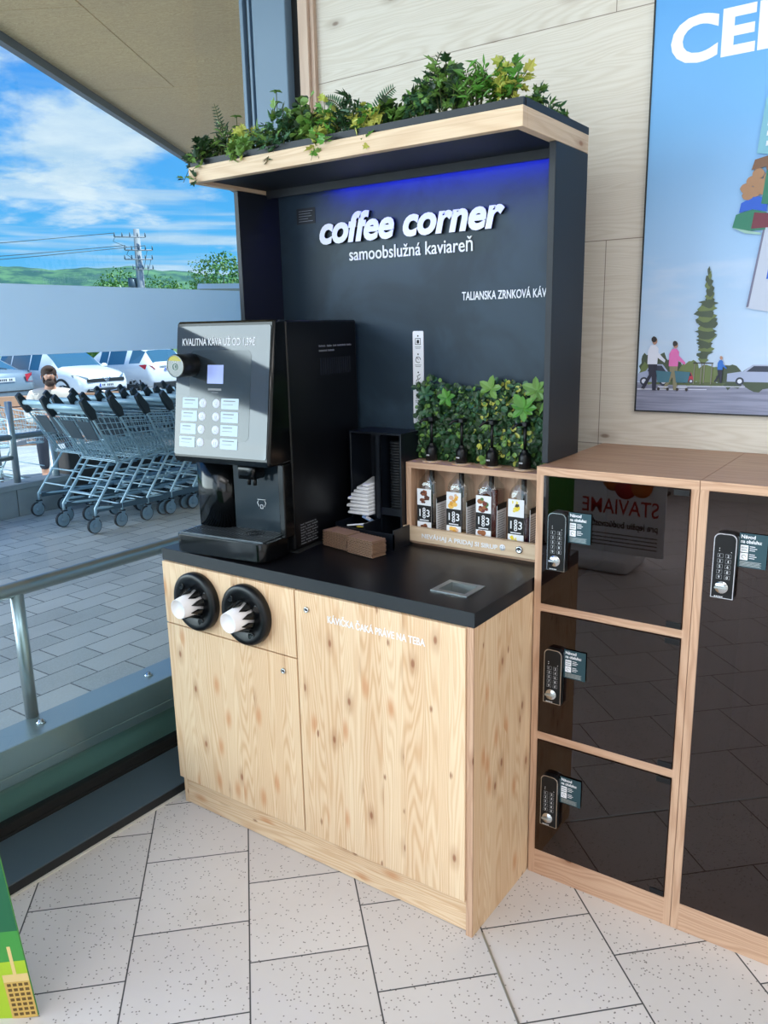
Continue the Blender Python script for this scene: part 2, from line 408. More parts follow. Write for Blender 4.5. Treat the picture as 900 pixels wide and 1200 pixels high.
    def text(s, txt, origin, right, up, size, mat, depth=.0006, bold=0, sx=1.0, shear=0, align='LEFT', width=None):
        cu = bpy.data.curves.new('t', 'FONT'); cu.body = txt; cu.size = 1.0; cu.offset = bold; cu.shear = shear; cu.align_x = align
        cu.extrude = .5; cu.resolution_u = 4
        ob = bpy.data.objects.new('t', cu); me = bpy.data.meshes.new_from_object(ob)
        xs = [v.co.x for v in me.vertices]
        if xs and width: sx = width/((max(xs)-min(xs))*size)
        x0 = min(xs) if (xs and align == 'LEFT') else 0
        R_ = Vector(right).normalized(); U_ = Vector(up).normalized(); N_ = R_.cross(U_); O = Vector(origin); i = s.mi(mat)
        vs = [s.bm.verts.new(s.M @ (O+R_*((v.co.x-x0)*size*sx)+U_*(v.co.y*size)+N_*(depth*(v.co.z+.5)))) for v in me.vertices]
        for p in me.polygons:
            try:
                f = s.bm.faces.new([vs[k] for k in p.vertices]); f.material_index = i
            except ValueError: pass
        bpy.data.objects.remove(ob); bpy.data.curves.remove(cu); bpy.data.meshes.remove(me)
        return s
    def build(s, name, parent=None, label=None, cat=None, group=None, kind=None, local=False):
        me = bpy.data.meshes.new(name); bmesh.ops.recalc_face_normals(s.bm, faces=s.bm.faces)
        s.bm.to_mesh(me); s.bm.free()
        for m in s.mats: me.materials.append(m)
        o = bpy.data.objects.new(name, me); COL.objects.link(o)
        if parent is not None:
            o.parent = parent
            if not local:
                P = Matrix.Identity(4); q = parent; ch = []
                while q is not None: ch.append(q); q = q.parent
                for q in reversed(ch): P = P @ q.matrix_parent_inverse @ q.matrix_basis
                o.matrix_parent_inverse = P.inverted()
        return tag(o, label, cat, group, kind)
def tag(o, label=None, cat=None, group=None, kind=None):
    if label: o['label'] = label
    if cat: o['category'] = cat
    if group: o['group'] = group
    if kind: o['kind'] = kind
    return o
def thing(name, loc, label, cat, group=None, rz=0):
    o = bpy.data.objects.new(name, None); COL.objects.link(o); o.location = loc; o.rotation_euler = (0, 0, rz)
    o.empty_display_size = .1
    return tag(o, label, cat, group)
def struct(mb, name, parent=None): return mb.build(name, parent, kind=None if parent else 'structure')
def dup(root, loc, rz=0, label=None, group=None, sc=1.0):
    r = root.copy(); COL.objects.link(r); r.location = loc; r.rotation_euler = (0, 0, rz)
    if label: r['label'] = label
    if group: r['group'] = group
    for ch in list(root.children):
        c = ch.copy(); COL.objects.link(c); c.parent = r
        for g in ch.children:
            d = g.copy(); COL.objects.link(d); d.parent = c
    return r
def rpoly(x0, x1, y0, y1, r, n=5):
    out = []
    for cx, cy, a0 in ((x1-r, y1-r, 0), (x0+r, y1-r, 90), (x0+r, y0+r, 180), (x1-r, y0+r, 270)):
        for k in range(n+1):
            a = math.radians(a0+90*k/n); out.append((cx+r*math.cos(a), cy+r*math.sin(a)))
    return out
XR, ZU, YB = (1, 0, 0), (0, 0, 1), (0, 1, 0)

# ================================================================== STRUCTURE
struct(MB().box(-1.40, 4.2, -6.0, .30, -.12, 0, 'floor'), 'floor')
struct(MB().box(-1.08, 4.2, 0, .25, 0, 3.05, 'wallwood'), 'wall_back')
struct(MB().box(4.2, 4.35, -6, .25, -.1, 3.05, 'ceilwhite'), 'wall_right')
b = MB(); b.box(-1.40, 4.2, -6.15, -6.0, -.1, .5, 'ceilwhite'); b.box(-1.40, 4.2, -6.15, -6.0, 2.7, 3.05, 'ceilwhite')
b.box(-1.4, -1.1, -6.15, -6, .5, 2.7, 'ceilwhite'); b.box(3.2, 4.2, -6.15, -6, .5, 2.7, 'ceilwhite'); struct(b, 'wall_front')
struct(MB().box(-1.45, 4.35, -6.15, .25, 3.05, 3.2, 'ceilwhite'), 'ceiling')
# window wall (glass to the left)
b = MB()
b.box(-1.387, -1.1705, -6.0, -.001, .0, .036, 'slate', bev=.003)
b.box(-1.1705, -1.168, -6.0, -.001, .001, .034, 'slatedark')
struct(b, 'trim_1')
struct(MB().box(-1.168, -1.160, -6.0, -.001, 0, .006, 'caulk'), 'trim_2')
b = MB(); b.box(-1.45, -1.387, -6.0, -.06, 0.0, .045, 'postdark'); b.box(-1.425, -1.392, -6.0, -.06, .045, .075, 'postdark')
b.box(-1.45, -1.387, -6.0, -.06, 2.95, 3.05, 'slate'); wf = struct(b, 'window_1')
struct(MB().box(-1.412, -1.402, -6.0, -.02, .07, 2.96, 'glass'), 'pane', wf)
# translucent white safety band on the glass
def vinyl():
    m = bpy.data.materials.new('translucent_vinyl'); m.use_nodes = True; T = NT(m.node_tree)
    for n in list(T.n): T.n.remove(n)
    out = T.node('ShaderNodeOutputMaterial'); mx = T.node('ShaderNodeMixShader')
    d = T.node('ShaderNodeBsdfDiffuse'); t = T.node('ShaderNodeBsdfTranslucent')
    tc = T.node('ShaderNodeTexCoord')
    c = T.mix(T.noise(tc.outputs['Object'], 2.5, 2), srgb(202, 224, 240), srgb(212, 231, 246))
    T.link(c, d.inputs[0]); T.link(c, t.inputs[0]); mx.inputs[0].default_value = .55
    T.link(d.outputs[0], mx.inputs[1]); T.link(t.outputs[0], mx.inputs[2]); T.link(mx.outputs[0], out.inputs[0]); return m
M['vinyl'] = vinyl()
struct(MB().box(-1.4015, -1.4005, -6.0, -.02, 1.507, 1.712, 'vinyl'), 'safety_band', wf)
# corner post
b = MB()
b.box(-1.330, -1.172, -.055, .25, 0, 3.05, 'postblue', bev=.004)
struct(b, 'trim_3')
b = MB()
for k, (x0, x1, y) in enumerate(((-1.400, -1.383, -.045), (-1.380, -1.366, -.03), (-1.362, -1.350, -.045), (-1.347, -1.333, -.03))):
    b.box(x0, x1, y, .2, 0, 3.05, 'postblue' if k % 2 == 0 else 'slate', bev=.002)
b.box(-1.399, -1.331, -.02, .19, 0, 3.05, 'slatedark')
struct(b, 'trim_4')
struct(MB().box(-1.172, -1.140, -.02, .24, 0, 3.05, 'postdark'), 'trim_5')
M['trimwood'] = wood('pale_trim_wood', 'x', 'z', srgb(214, 190, 172), srgb(196, 168, 148), srgb(160, 130, 110), plank=.3, knots=.1)[0]
b = MB(); b.box(-1.140, -1.096, -.028, .24, 0, 3.05, 'trimwood', bev=.003); b.box(-1.096, -1.078, -.016, .24, 0, 3.05, 'trimwood', bev=.002); struct(b, 'trim_6')

# ================================================================== OUTSIDE GROUND, SOFFIT
def gz(x):
    if x > -6.5: return -.004
    if x > -8.4: return -.004-.196*(-6.5-x)/1.9
    if x > -13: return -.2-.22*(-8.4-x)/4.6
    return -.42
b = MB()
xs = [-1.5, -3, -5, -6.5, -8.4, -10, -13]
V = []; F = []
for i, x in enumerate(xs):
    for y in (-30, 40): V.append((x, y, gz(x)))
for i in range(len(xs)-1): F.append((2*i, 2*i+1, 2*i+3, 2*i+2))
b.add(V, F, 'paver'); struct(b, 'ground_paving')
M['field'] = pm('meadow', srgb(110, 140, 80), .9, var=.2)
b = MB(); b.add([(-13, -60, -.425), (-13, 90, -.425), (-45, 110, -.425), (-45, -60, -.425)], [(0, 1, 2, 3)], 'asphalt'); struct(b, 'ground_parking')
b = MB(); b.add([(-45, -300, -.44), (-45, 600, -.44), (-900, 900, -.44), (-900, -300, -.44)], [(0, 1, 2, 3)], 'field'); struct(b, 'ground_field')

# soffit of the outdoor canopy, in plywood sheets with fine gaps
ed = Vector((-.516, .857, 0)).normalized(); nm = Vector((.857, .516, 0)).normalized()
E0 = Vector((-3.704, .434, 3.2))
b = MB()
def sheet(s0, s1, a0, a1):
    s0 += .003; s1 -= .003; a0 += .003; a1 -= .003
    P4 = [E0+ed*s0+nm*a0, E0+ed*s1+nm*a0, E0+ed*s1+nm*a1, E0+ed*s0+nm*a1]
    b.add([tuple(p) for p in P4]+[tuple(p+Vector((0, 0, .03))) for p in P4], [(0, 1, 2, 3), (4, 7, 6, 5), (0, 4, 5, 1), (1, 5, 6, 2), (2, 6, 7, 3), (3, 7, 4, 0)], 'ply')
sheet(-9, -.32, .03, .62); sheet(-.32, 1.11, .03, .62); sheet(-9, 1.11, .62, 6.0); sheet(1.11, 4.0, .03, 6.0); sheet(4.0, 8.0, .03, 6.0)
struct(b, 'ceiling_soffit')
b = MB()
P4 = [E0+ed*-10, E0+ed*13, E0+ed*13+nm*8.2, E0+ed*-10+nm*8.2]
b.add([tuple(p+Vector((0, 0, .035))) for p in P4]+[tuple(p+Vector((0, 0, .25))) for p in P4], [(0, 1, 2, 3), (4, 7, 6, 5), (0, 4, 5, 1), (1, 5, 6, 2), (2, 6, 7, 3), (3, 7, 4, 0)], 'slatedark')
struct(b, 'roof_slab')
b = MB()
M['fascia'] = pm('fascia_grey', srgb(98, 108, 118), .5)
def obox(b, s0, s1, n0, n1, z0, z1, mat):
    P = [E0+ed*s+nm*n for s, n in ((s0, n0), (s1, n0), (s1, n1), (s0, n1))]
    b.add([(p.x, p.y, z0) for p in P]+[(p.x, p.y, z1) for p in P], [(0, 1, 2, 3), (4, 7, 6, 5), (0, 4, 5, 1), (1, 5, 6, 2), (2, 6, 7, 3), (3, 7, 4, 0)], mat)
obox(b, -9, 12, -.02, .03, 3.15, 3.42, 'fascia'); obox(b, -9, 12, -.06, -.02, 3.38, 3.42, 'fascia')
for k in range(60): 
    s = -8+k*.235; obox(b, s, s+.010, -.026, -.019, 3.165, 3.26, 'white')
struct(b, 'roof_fascia')

# ================================================================== OUTDOOR RAIL AND LEDGE BY THE GLASS
M['ledge'] = pm('brushed_ledge_metal', srgb(150, 164, 164), .3, metal=.7)
b = MB(); b.box(-1.60, -1.455, -6, 1.2, .262, .285, 'ledge', bev=.003); b.box(-1.458, -1.440, -6, 1.2, .200, .292, 'ledge', bev=.003); b.box(-1.475, -1.440, -6, 1.2, .165, .200, 'ledge', bev=.003)
M['plinthgreen'] = pm('greenish_render', srgb(104, 134, 124), .6); b.box(-1.60, -1.5, -6, 1.2, 0.0, .262, 'plinthgreen')
struct(b, 'trim_7')
rl = thing('bumper_rail', (-1.6, -1.04, .285), 'low stainless tube rail on round posts just outside the window', 'railing')
MB().tube([(-1.6, -6, .745), (-1.6, .9, .745)], .026, 'alu', 12).build('rail', rl)
for y in (-5.0, -3.7, -2.35, -1.04, .3): MB().tube([(-1.6, y, .285), (-1.6, y, .73)], .022, 'alu', 12).build('post', rl)
for y in (-1.9, -1.05, -.60, -.15, -2.6):
    MB().lathe([(0, 0), (.016, 0), (.016, .004), (.009, .006), (.008, .012), (0, .012)], (-1.53, y, .285), ZU, 'chrome', 10).build('anchor_bolt', rl)

# ================================================================== COUNTER CABINET
cab = thing('base_cabinet', (-.56, -.5, 0), 'knotty spruce base cabinet with doors and drawer under the black worktop', 'cabinet')
MB().box(-.018, 0, -.807, -.02, 0, .862, 'pine').box(-.0185, 0, -.812, -.807, 0, .862, 'oak_v').build('side_panel', cab)
MB().box(-1.122, -1.104, -.80, -.02, 0, .862, 'pine').build('side_panel', cab)
MB().box(-1.104, -.018, -.799, -.784, 0.002, .10, 'pine_h').build('plinth', cab)
MB().box(-1.104, -.018, -.79, -.03, .10, .118, 'pine').box(-1.104, -.018, -.05, -.03, .118, .86, 'darkgap').box(-.569, -.553, -.79, -.05, .118, .86, 'pine').box(-1.104, -.569, -.79, -.05, .645, .66, 'pine').box(-1.104, -.018, -.795, -.79, .12, .86, 'darkgap').build('carcass', cab)
def lock_(mb, x, z, y=-.817, r=.0085):
    mb.lathe([(0, 0), (r, 0), (r, .004), (r*.72, .0065), (r*.55, .0045), (0, .0045)], (x, y, z), (0, -1, 0), 'chrome', 20)
    mb.box(x-.0012, x+.0012, y-.0052, y-.0044, z-r*.4, z+r*.4, 'postdark'); return mb
dr = MB().box(-1.120, -.567, -.817, -.797, .657, .860, 'pine', bev=.0012).build('drawer', cab)
dl = MB().box(-1.120, -.567, -.817, -.797, .103, .653, 'pine', bev=.0012).build('door', cab); lock_(MB(), -.618, .607).build('lock', dl)
dd = MB().box(-.562, -.0195, -.817, -.797, .103, .860, 'pine', bev=.0012).build('door', cab); lock_(MB(), -.520, .812).build('lock', dd)
MB().text('KÁVIČKA ČAKÁ PRÁVE NA TEBA', (-.446, -.8175, .789), XR, ZU, .0275, 'white', bold=.012, width=.312).build('lettering', dd, label='white lettering')
# worktop with a square opening
wt = thing('worktop', (-.56, -.5, .862), 'black worktop slab lying on the spruce cabinet', 'worktop')
b = MB(); hx0, hx1, hy0, hy1 = -.168, -.082, -.708, -.632
for (x0, x1, y0, y1) in ((-1.125, hx0, -.807, -.02), (hx1, 0, -.807, -.02), (hx0, hx1, -.807, hy0), (hx0, hx1, hy1, -.02)): b.box(x0, x1, y0, y1, .862, .900, 'slabblack')
b.build('top_board', wt)
MB().box(-1.1255, .0005, -.8085, -.807, .862, .8995, 'slabedge').box(0, .001, -.807, -.49, .862, .8995, 'slabedge').build('edge_band', wt)
bn = thing('waste_chute', (-.125, -.67, .9), 'square steel rubbish chute let into the black worktop', 'bin insert')
b = MB(); 
for (x0, x1, y0, y1) in ((-.179, hx0+.004, -.719, -.621), (hx1-.004, -.071, -.719, -.621), (hx0+.004, hx1-.004, -.719, hy0+.004), (hx0+.004, hx1-.004, hy1-.004, -.621)): b.box(x0, x1, y0, y1, .9001, .9025, 'alu')
b.build('rim', bn)
b = MB(); a = .004
V = [(hx0+a, hy0+a, .9), (hx1-a, hy0+a, .9), (hx1-a, hy1-a, .9), (hx0+a, hy1-a, .9)]; W = [(x*.9-.0125, y*.9-.067, .83) for x, y, z in V]
b.add(V+W, [(0, 1, 5, 4), (1, 2, 6, 5), (2, 3, 7, 6), (3, 0, 4, 7)], 'alu'); b.build('funnel', bn)

# cup dispensers with the paper cups
def dispenser(x, z, lab, clab, tiltx):
    t = thing('cup_dispenser', (x, -.817, z), lab, 'dispenser', 'round black cup dispensers on the drawer front')
    MB().lathe([(0, 0), (.090, 0), (.092, .004), (.092, .022), (.086, .027), (.072, .028), (.066, .024), (.044, .024), (.040, .012), (0, .012)], (0, 0, 0), (0, -1, 0), 'blackplastic', 48).build('housing', t, local=True)
    for k in range(9):
        a = 2*PI*k/9+.2; ca, sa = math.cos(a), math.sin(a); ta = (-sa, ca)
        def P(r, w, y): return (r*ca+w*ta[0], -y, r*sa+w*ta[1])
        b = MB(); b.add([P(.048, -.013, .024), P(.048, .013, .024), P(.036, -.0085, .040), P(.036, .0085, .040), P(.034, 0, .062), P(.050, 0, .027), P(.037, 0, .062)],
              [(0, 1, 3, 2), (2, 3, 4), (0, 2, 6), (1, 6, 3), (2, 4, 6), (3, 6, 4), (0, 6, 5), (1, 5, 6)], 'blackgloss')
        b.build('claw', t, local=True)
    for (px, pz) in ((.056, .03), (-.05, .045), (.03, -.058), (-.045, -.05)):
        MB().lathe([(.011, .0235), (.013, .027), (.010, .0275), (0, .0245)], (px, 0, pz), (0, -1, 0), 'blackgloss', 16).build('vent_ring', t, local=True)
    cup = MB(Matrix.Translation((x, -.817, z)) @ Matrix.Rotation(tiltx, 4, 'X'))
    cup.lathe([(.036, .006), (.0385, .008), (.037, .012), (.0350, .040), (.0305, .086), (.0290, .0865), (.0285, .083), (0, .083)], (0, 0, 0), (0, -1, 0), 'whiteplastic', 32)
    cup.build('paper_cup', None, clab, 'paper cup', 'paper cups sticking out of the dispensers')
    return t
dispenser(-.957, .758, 'round black cup dispenser nearer the window on the drawer front', 'upturned white paper cup held by the dispenser nearer the window', .04)
dispenser(-.745, .757, 'round black cup dispenser farther from the window on the drawer front', 'upturned white paper cup with a red spot in the dispenser farther from the window', .04)
# ================================================================== BRANDED HOOD (tower over the counter)
hood = thing('display_hood', (-.54, -.3, .9), 'tall black back panel and planter canopy reading coffee corner above the counter', 'display stand')
HX0, HX1 = -1.089, .0130
def bb_mat():
    m, T, b = newmat('satin_black_backboard'); tc = T.node('ShaderNodeTexCoord')
    n = T.noise(tc.outputs['Object'], 3.0, 4, .6, .6)
    T.link(T.mix(T.smooth(n, .4, .65), srgb(30, 46, 58), srgb(44, 62, 76)), b.inputs['Base Color'])
    b.inputs['Roughness'].default_value = .5; b.inputs['Specular IOR Level'].default_value = .35
    return m
M['backboard'] = bb_mat()
bk = MB().box(HX0+.02, -.005, -.247, -.229, .901, 2.0, 'backboard').box(HX0+.0245, HX1-.0245, -.247, -.230, 2.0, 2.0118, 'backboard').build('back_panel', hood)
MB().text('coffee corner', (-.885, -.2475, 1.838), XR, ZU, .118, 'postdark', depth=.0115, bold=.038, shear=.22, width=.672).text('coffee corner', (-.885, -.2590, 1.838), XR, ZU, .118, 'white', depth=.0012, bold=.038, shear=.22, width=.672).build('logo_lettering', bk, label='raised white italic lettering with dark sides')
MB().text('samoobslužná kaviareň', (-.772, -.2475, 1.778), XR, ZU, .055, 'white', depth=.003, bold=.006, width=.452).build('subtitle_lettering', bk, label='thin white lettering')
MB().text('TALIANSKA ZRNKOVÁ KÁVA', (-.356, -.2475, 1.640), XR, ZU, .034, 'white', depth=.001, bold=.012, width=.284).build('slogan_lettering', bk, label='small white capitals')
b = MB(); b.box(-.99, -.91, -.2485, -.2475, 1.905, 1.955, 'black')
for k, w in enumerate((.06, .05, .055, .04, .06)): b.box(-.98, -.98+w, -.249, -.2485, 1.945-k*.008, 1.9468-k*.008, 'grey')
b.build('notice', bk, label='tiny grey notice')
MB().box(HX0, HX0+.018, -.436, -.229, .901, 2.0, 'black', bev=.001).build('side_panel', hood)
MB().box(HX1-.0175, HX1, -.436, -.229, 1.2065, 2.0, 'black', bev=.001).build('side_panel', hood)
# canopy: brushed plank band, black inner tray
CY0, CY1 = -.620, -.229
b = MB()
b.box(HX0, HX1, CY0, CY0+.024, 2.001, 2.046, 'pine_rough', bev=.0012)
b.box(HX1-.024, HX1, CY0+.024, CY1, 2.001, 2.046, 'pine_rough', bev=.0012); b.box(HX0, HX0+.024, CY0+.024, CY1, 2.001, 2.046, 'pine_rough', bev=.0012)
b.build('canopy_band', hood, label='brushed wooden band')
b = MB()
b.box(HX0+.024, HX1-.024, CY0+.024, CY1, 2.012, 2.020, 'black'); b.box(HX0+.024, HX1-.024, -.310, -.304, 1.988, 2.012, 'black')  # last box is an added lip that screens the blue strip
b.box(HX0+.004, HX1-.002, CY0+.005, CY0+.018, 2.046, 2.064, 'black'); b.box(HX0+.004, HX1-.002, CY1-.014, CY1, 2.020, 2.064, 'black')
b.box(HX0+.004, HX0+.016, CY0+.018, CY1, 2.046, 2.064, 'black'); b.box(HX1-.014, HX1, CY0+.018, CY1, 2.046, 2.064, 'black')
b.build('planter_tray', hood)
# blue led strip added under the canopy to tint the top of the back panel
M['led'] = bpy.data.materials.new('blue_led'); M['led'].use_nodes = True
_b = M['led'].node_tree.nodes['Principled BSDF']; _b.inputs['Base Color'].default_value = (.01, .01, .1, 1); _b.inputs['Emission Color'].default_value = (.01, .02, 1, 1); _b.inputs['Emission Strength'].default_value = 48
MB().box(HX0+.25, HX1-.03, -.300, -.288, 2.006, 2.0118, 'led').build('led_strip', hood, label='dim blue light strip')

# instruction strip on the backboard
st = thing('instruction_strip', (-.512, -.25, 1.26), 'narrow white instruction sign with five pictograms on the black back panel', 'sign')
b = MB(); b.prism(rpoly(-.5315, -.4925, 1.264, 1.553, .005), -.2505, -.2475, 'y', 'white'); b.build('plate', st)
b = MB()
def rect_outline(b, x0, x1, z0, z1, y, w, mat, d=.0004):
    b.box(x0, x1, y-d, y, z1-w, z1, mat); b.box(x0, x1, y-d, y, z0, z0+w, mat); b.box(x0, x0+w, y-d, y, z0, z1, mat); b.box(x1-w, x1, y-d, y, z0, z1, mat)
for k in range(5):
    z = 1.538-k*.056
    b.lathe([(0, 0), (.0025, 0), (.0025, .0005), (0, .0005)], (-.512, -.2506, z), (0, -1, 0), 'postdark', 10)
    if k == 0: rect_outline(b, -.522, -.502, z-.027, z-.007, -.2506, .0016, 'postdark'); b.prism(rpoly(-.516, -.508, z-.023, z-.012, .002), -.251, -.2506, 'y', 'postdark')
    elif k == 1: b.tube([(-.519+.009*math.cos(a*.6)+.007, -.2508, z-.017+.009*math.sin(a*.6)) for a in range(10)], .0009, 'postdark', 5); b.tube([(-.519, -.2508, z-.008), (-.510, -.2508, z-.016)], .0009, 'postdark', 5)
    elif k == 2: b.tube([(-.520, -.2508, z-.028), (-.512, -.2508, z-.018), (-.516, -.2508, z-.012), (-.505, -.2508, z-.006)], .0012, 'postdark', 5); b.tube([(-.513, -.2508, z-.025), (-.504, -.2508, z-.016)], .001, 'postdark', 5)
    elif k == 3: b.prism([(-.522, z-.018), (-.505, z-.018), (-.502, z-.010), (-.519, z-.010)], -.251, -.2506, 'y', 'postdark'); rect_outline(b, -.520, -.505, z-.027, z-.018, -.2506, .0012, 'postdark')
    else: b.tube([(-.521, -.2508, z-.008), (-.512, -.2508, z-.016), (-.508, -.2508, z-.028)], .0012, 'postdark', 5); b.tube([(-.520, -.2508, z-.026), (-.512, -.2508, z-.016), (-.505, -.2508, z-.010)], .001, 'postdark', 5)
    for q in range(2): b.box(-.524+.002*q, -.500-.003*q, -.251, -.2506, z-.034-q*.0045, z-.0325-q*.0045, 'grey')
b.build('pictograms', st)

# ================================================================== COFFEE MACHINE (slightly turned)
th = math.radians(6)
cm = thing('coffee_machine', (-.70, -.65, .900), 'black bean-to-cup coffee machine with a glossy front standing on the worktop', 'coffee machine', rz=th)
def L(): return MB()
W_ = .36; VF = -.02
b = L(); b.box(-W_, 0, 0, .385, .012, .692, 'blackplastic', bev=.006); b.box(-W_+.006, -.006, .02, .36, 0, .014, 'carpet')
b.build('body', cm, local=True)
# side text + vent on right side
b = L(); b.M = Matrix.Identity(4)
def scrib(y, z, words, h=.006):
    for w in words:
        n = max(1, int(w/.0045))
        for q in range(n): b.box(.0002, .0007, y+q*.0045, y+q*.0045+.003, z, z+h*(.75 if q % 3 else 1), 'grey')
        y += w+.005
scrib(.165, .612, (.04, .03, .02, .05, .03)); scrib(.165, .598, (.045, .04))
for k in range(8): scrib(.03, .085-k*.0085, (.03, .02, .035) if k % 2 else (.02, .045, .01), .0035)
b.build('side_lettering', cm, local=True, label='tiny grey lettering')
b = L()
for k in range(14): b.box(-.0005, .0012, .17+k*.013, .176+k*.013, .528, .578, 'black')
b.build('side_vent', cm, local=True)
# head with tilted front
b = L()
b.prism([(0.0, .284), (0.0, .694), (-.048, .694), (-.054, .688), (-.112, .300), (-.106, .284)], -W_-.0, .002, 'x', 'blackgloss', bev=.008)
b.build('head', cm, local=True)
p0, p1 = Vector((0, -.0555, .680)), Vector((0, -.111, .306)); dn = (p1-p0).normalized(); n_ = Vector((0, -dn.z*-1, 0))
nrm = Vector((1, 0, 0)).cross(-dn).normalized()
if nrm.y > 0: nrm = -nrm
def FP(u, q, off=0):  # u local x, q distance down from the top of the panel
    return Vector((u, 0, 0))+p0+dn*q+nrm*off
LP = (p1-p0).length
def quad(b, u0, u1, q0, q1, mat, off=.001, r=0):
    if r:
        pts = rpoly(u0, u1, -q1, -q0, r)
    else: pts = [(u0, -q0), (u1, -q0), (u1, -q1), (u0, -q1)]
    n = len(pts); A = [tuple(FP(x, -z, off)) for x, z in pts]; B = [tuple(FP(x, -z, off-.0012)) for x, z in pts]
    b.add(A+B, [tuple(range(n))]+[(k, (k+1) % n, n+(k+1) % n, n+k) for k in range(n)], mat)
M['panelglass'] = pm('glossy_front_glass', srgb(50, 56, 64), .05, spec=.5, coat=.45); M['panelglass'].node_tree.nodes['Principled BSDF'].inputs['IOR'].default_value = 1.55
M['inset'] = pm('tinted_inset', srgb(34, 42, 48), .10, spec=.8)
b = L(); quad(b, -W_+.006, -.008, .000, LP, 'panelglass', .002, .006); fp = b.build('front_panel', cm, local=True)
b = L(); quad(b, -.300, -.072, .070, .330, 'inset', .0026, .018); b.build('display_surround', fp, local=True)
M['lcd'] = pm('pale_display', srgb(150, 164, 214), .3); _n = M['lcd'].node_tree.nodes['Principled BSDF']; _n.inputs['Emission Color'].default_value = (*srgb(120, 136, 196), 1); _n.inputs['Emission Strength'].default_value = .35
b = L(); quad(b, -.232, -.172, .112, .166, 'lcd', .0032); b.build('display', fp, local=True, label='pale blue lit display')
UPV = -dn
b = L(); b.text('KVALITNÁ KÁVA UŽ OD 1,39€', FP(-.332, .056, .0025), XR, UPV, .030, 'white', bold=.004, width=.272).build('price_lettering', fp, local=True, label='white lettering')
b = L(); quad(b, -.228, -.178, .180, .186, 'grey', .0032); quad(b, -.214, -.190, .191, .1925, 'grey', .0032); b.build('maker_mark', fp, local=True)
M['btnlab'] = pm('pale_button_label', srgb(186, 206, 222), .45)
M['btnround'] = pm('pale_round_button', srgb(214, 222, 236), .35)
for side in (0, 1):
    for k in range(4):
        q0 = .208+k*.0385
        if side == 0: lx0, lx1, cx = -.325-.003*k, -.264-.003*k, -.246-.002*k
        else: lx0, lx1, cx = -.176+.0*k, -.112, -.195
        b = L(); quad(b, lx0, lx1, q0, q0+.031, 'btnlab', .0034, .002)
        quad(b, lx0+.008, lx1-.012-.004*(k % 3), q0+.006, q0+.009, 'grey', .0036); quad(b, lx0+.006, lx1-.02, q0+.017, q0+.0185, 'grey', .0036)
        b.build('drink_label', fp, local=True)
        b = L(); n = 20; c = FP(cx, q0+.0155, .0)
        b.lathe([(0, .0045), (.0122, .0045), (.0135, .0025), (.0135, 0)], c, nrm, 'btnround', 24)
        b.tube([c+nrm*.0048+Vector((-.004, 0, 0))+UPV*.004, c+nrm*.0048+Vector((-.003, 0, 0))-UPV*.004, c+nrm*.0048+Vector((.003, 0, 0))-UPV*.004, c+nrm*.0048+Vector((.004, 0, 0))+UPV*.004], .0005, 'grey', 4)
        b.build('drink_button', fp, local=True)
# round card reader sticking out of the panel
cr = thing('card_reader', (0, 0, 0), 'round black payment terminal with a yellow strip sticking out of the machine front', 'payment terminal')
cr.location = (-.70, -.65, .9); cr.rotation_euler = (0, 0, th)
c = FP(-.292, .112, 0); nr = Vector((0, -1, .0)).normalized()
b = L(); b.lathe([(.026, 0), (.0335, .004), (.0335, .070), (.0315, .074), (.0300, .0735)], c, nr, 'blackplastic', 40); b.build('housing', cr, local=True)
M['readerface'] = pm('reader_face', srgb(52, 70, 76), .12, spec=.8); M['yellow'] = pm('yellow_print', srgb(190, 180, 70), .4)
b = L(); b.lathe([(.0302, .0735), (.0322, .0745), (.0322, .0752), (.0300, .0756)], c, nr, 'alu', 40); b.build('bezel', cr, local=True)
b = L(); cc = c+nr*.0740
b.lathe([(.0300, 0), (0, 0)], cc, nr, 'readerface', 36)
ang = [math.radians(a) for a in range(28, 153, 8)]
b.add([tuple(cc+nr*.0005+Vector((.0296*math.cos(a), 0, .0296*math.sin(a)))) for a in ang], [tuple(range(len(ang)))], 'yellow')
M['greenmark'] = pm('contactless_mark', srgb(96, 140, 124), .4)
b.tube([cc+nr*.0006+Vector((.009*math.cos(a*.35), 0, .009*math.sin(a*.35)-.002)) for a in range(0, 19)], .0009, 'greenmark', 5)
for w_ in (.004, .0065): b.tube([cc+nr*.0006+Vector((-.003+w_*math.cos(a), 0, w_*math.sin(a)-.002)) for a in (-.8, -.4, 0, .4, .8)], .0006, 'greenmark', 4)
for k in range(4): b.box(cc.x-.012+k*.007, cc.x-.009+k*.007, cc.y-.0008, cc.y-.0002, cc.z+.0105, cc.z+.012, 'white')
b.build('screen', cr, local=True)
# lower body: column, niche, spout
b = L(); b.prism([(-.36, .40), (-.36, -.01), (-.352, -.022), (-.30, -.03), (-.25, -.026), (-.225, -.004), (-.222, .10), (-.222, .12)][1:], .065, .284, 'z', 'blackgloss', smooth=True); b.build('hopper_column', cm, local=True)
M['splash'] = pm('splash_glass', srgb(26, 38, 46), .12, spec=.4)
b = L(); b.box(-.222, -.012, -.003, -.0005, .066, .284, 'splash')
cx, cz, y = -.118, .140, -.0035
b.tube([(cx-.010, y, cz), (cx-.016, y, cz+.012), (cx-.012, y, cz+.018)], .0009, 'white', 5); b.tube([(cx+.010, y, cz), (cx+.016, y, cz+.012), (cx+.012, y, cz+.018)], .0009, 'white', 5)
rect_outline(b, cx-.005, cx+.005, cz-.006, cz+.006, y, .0012, 'white'); b.tube([(cx-.015, y, cz+.022), (cx+.015, y, cz+.022)], .0008, 'white', 4)
b.build('splash_panel', cm, local=True, label='blue-grey glass niche panel')
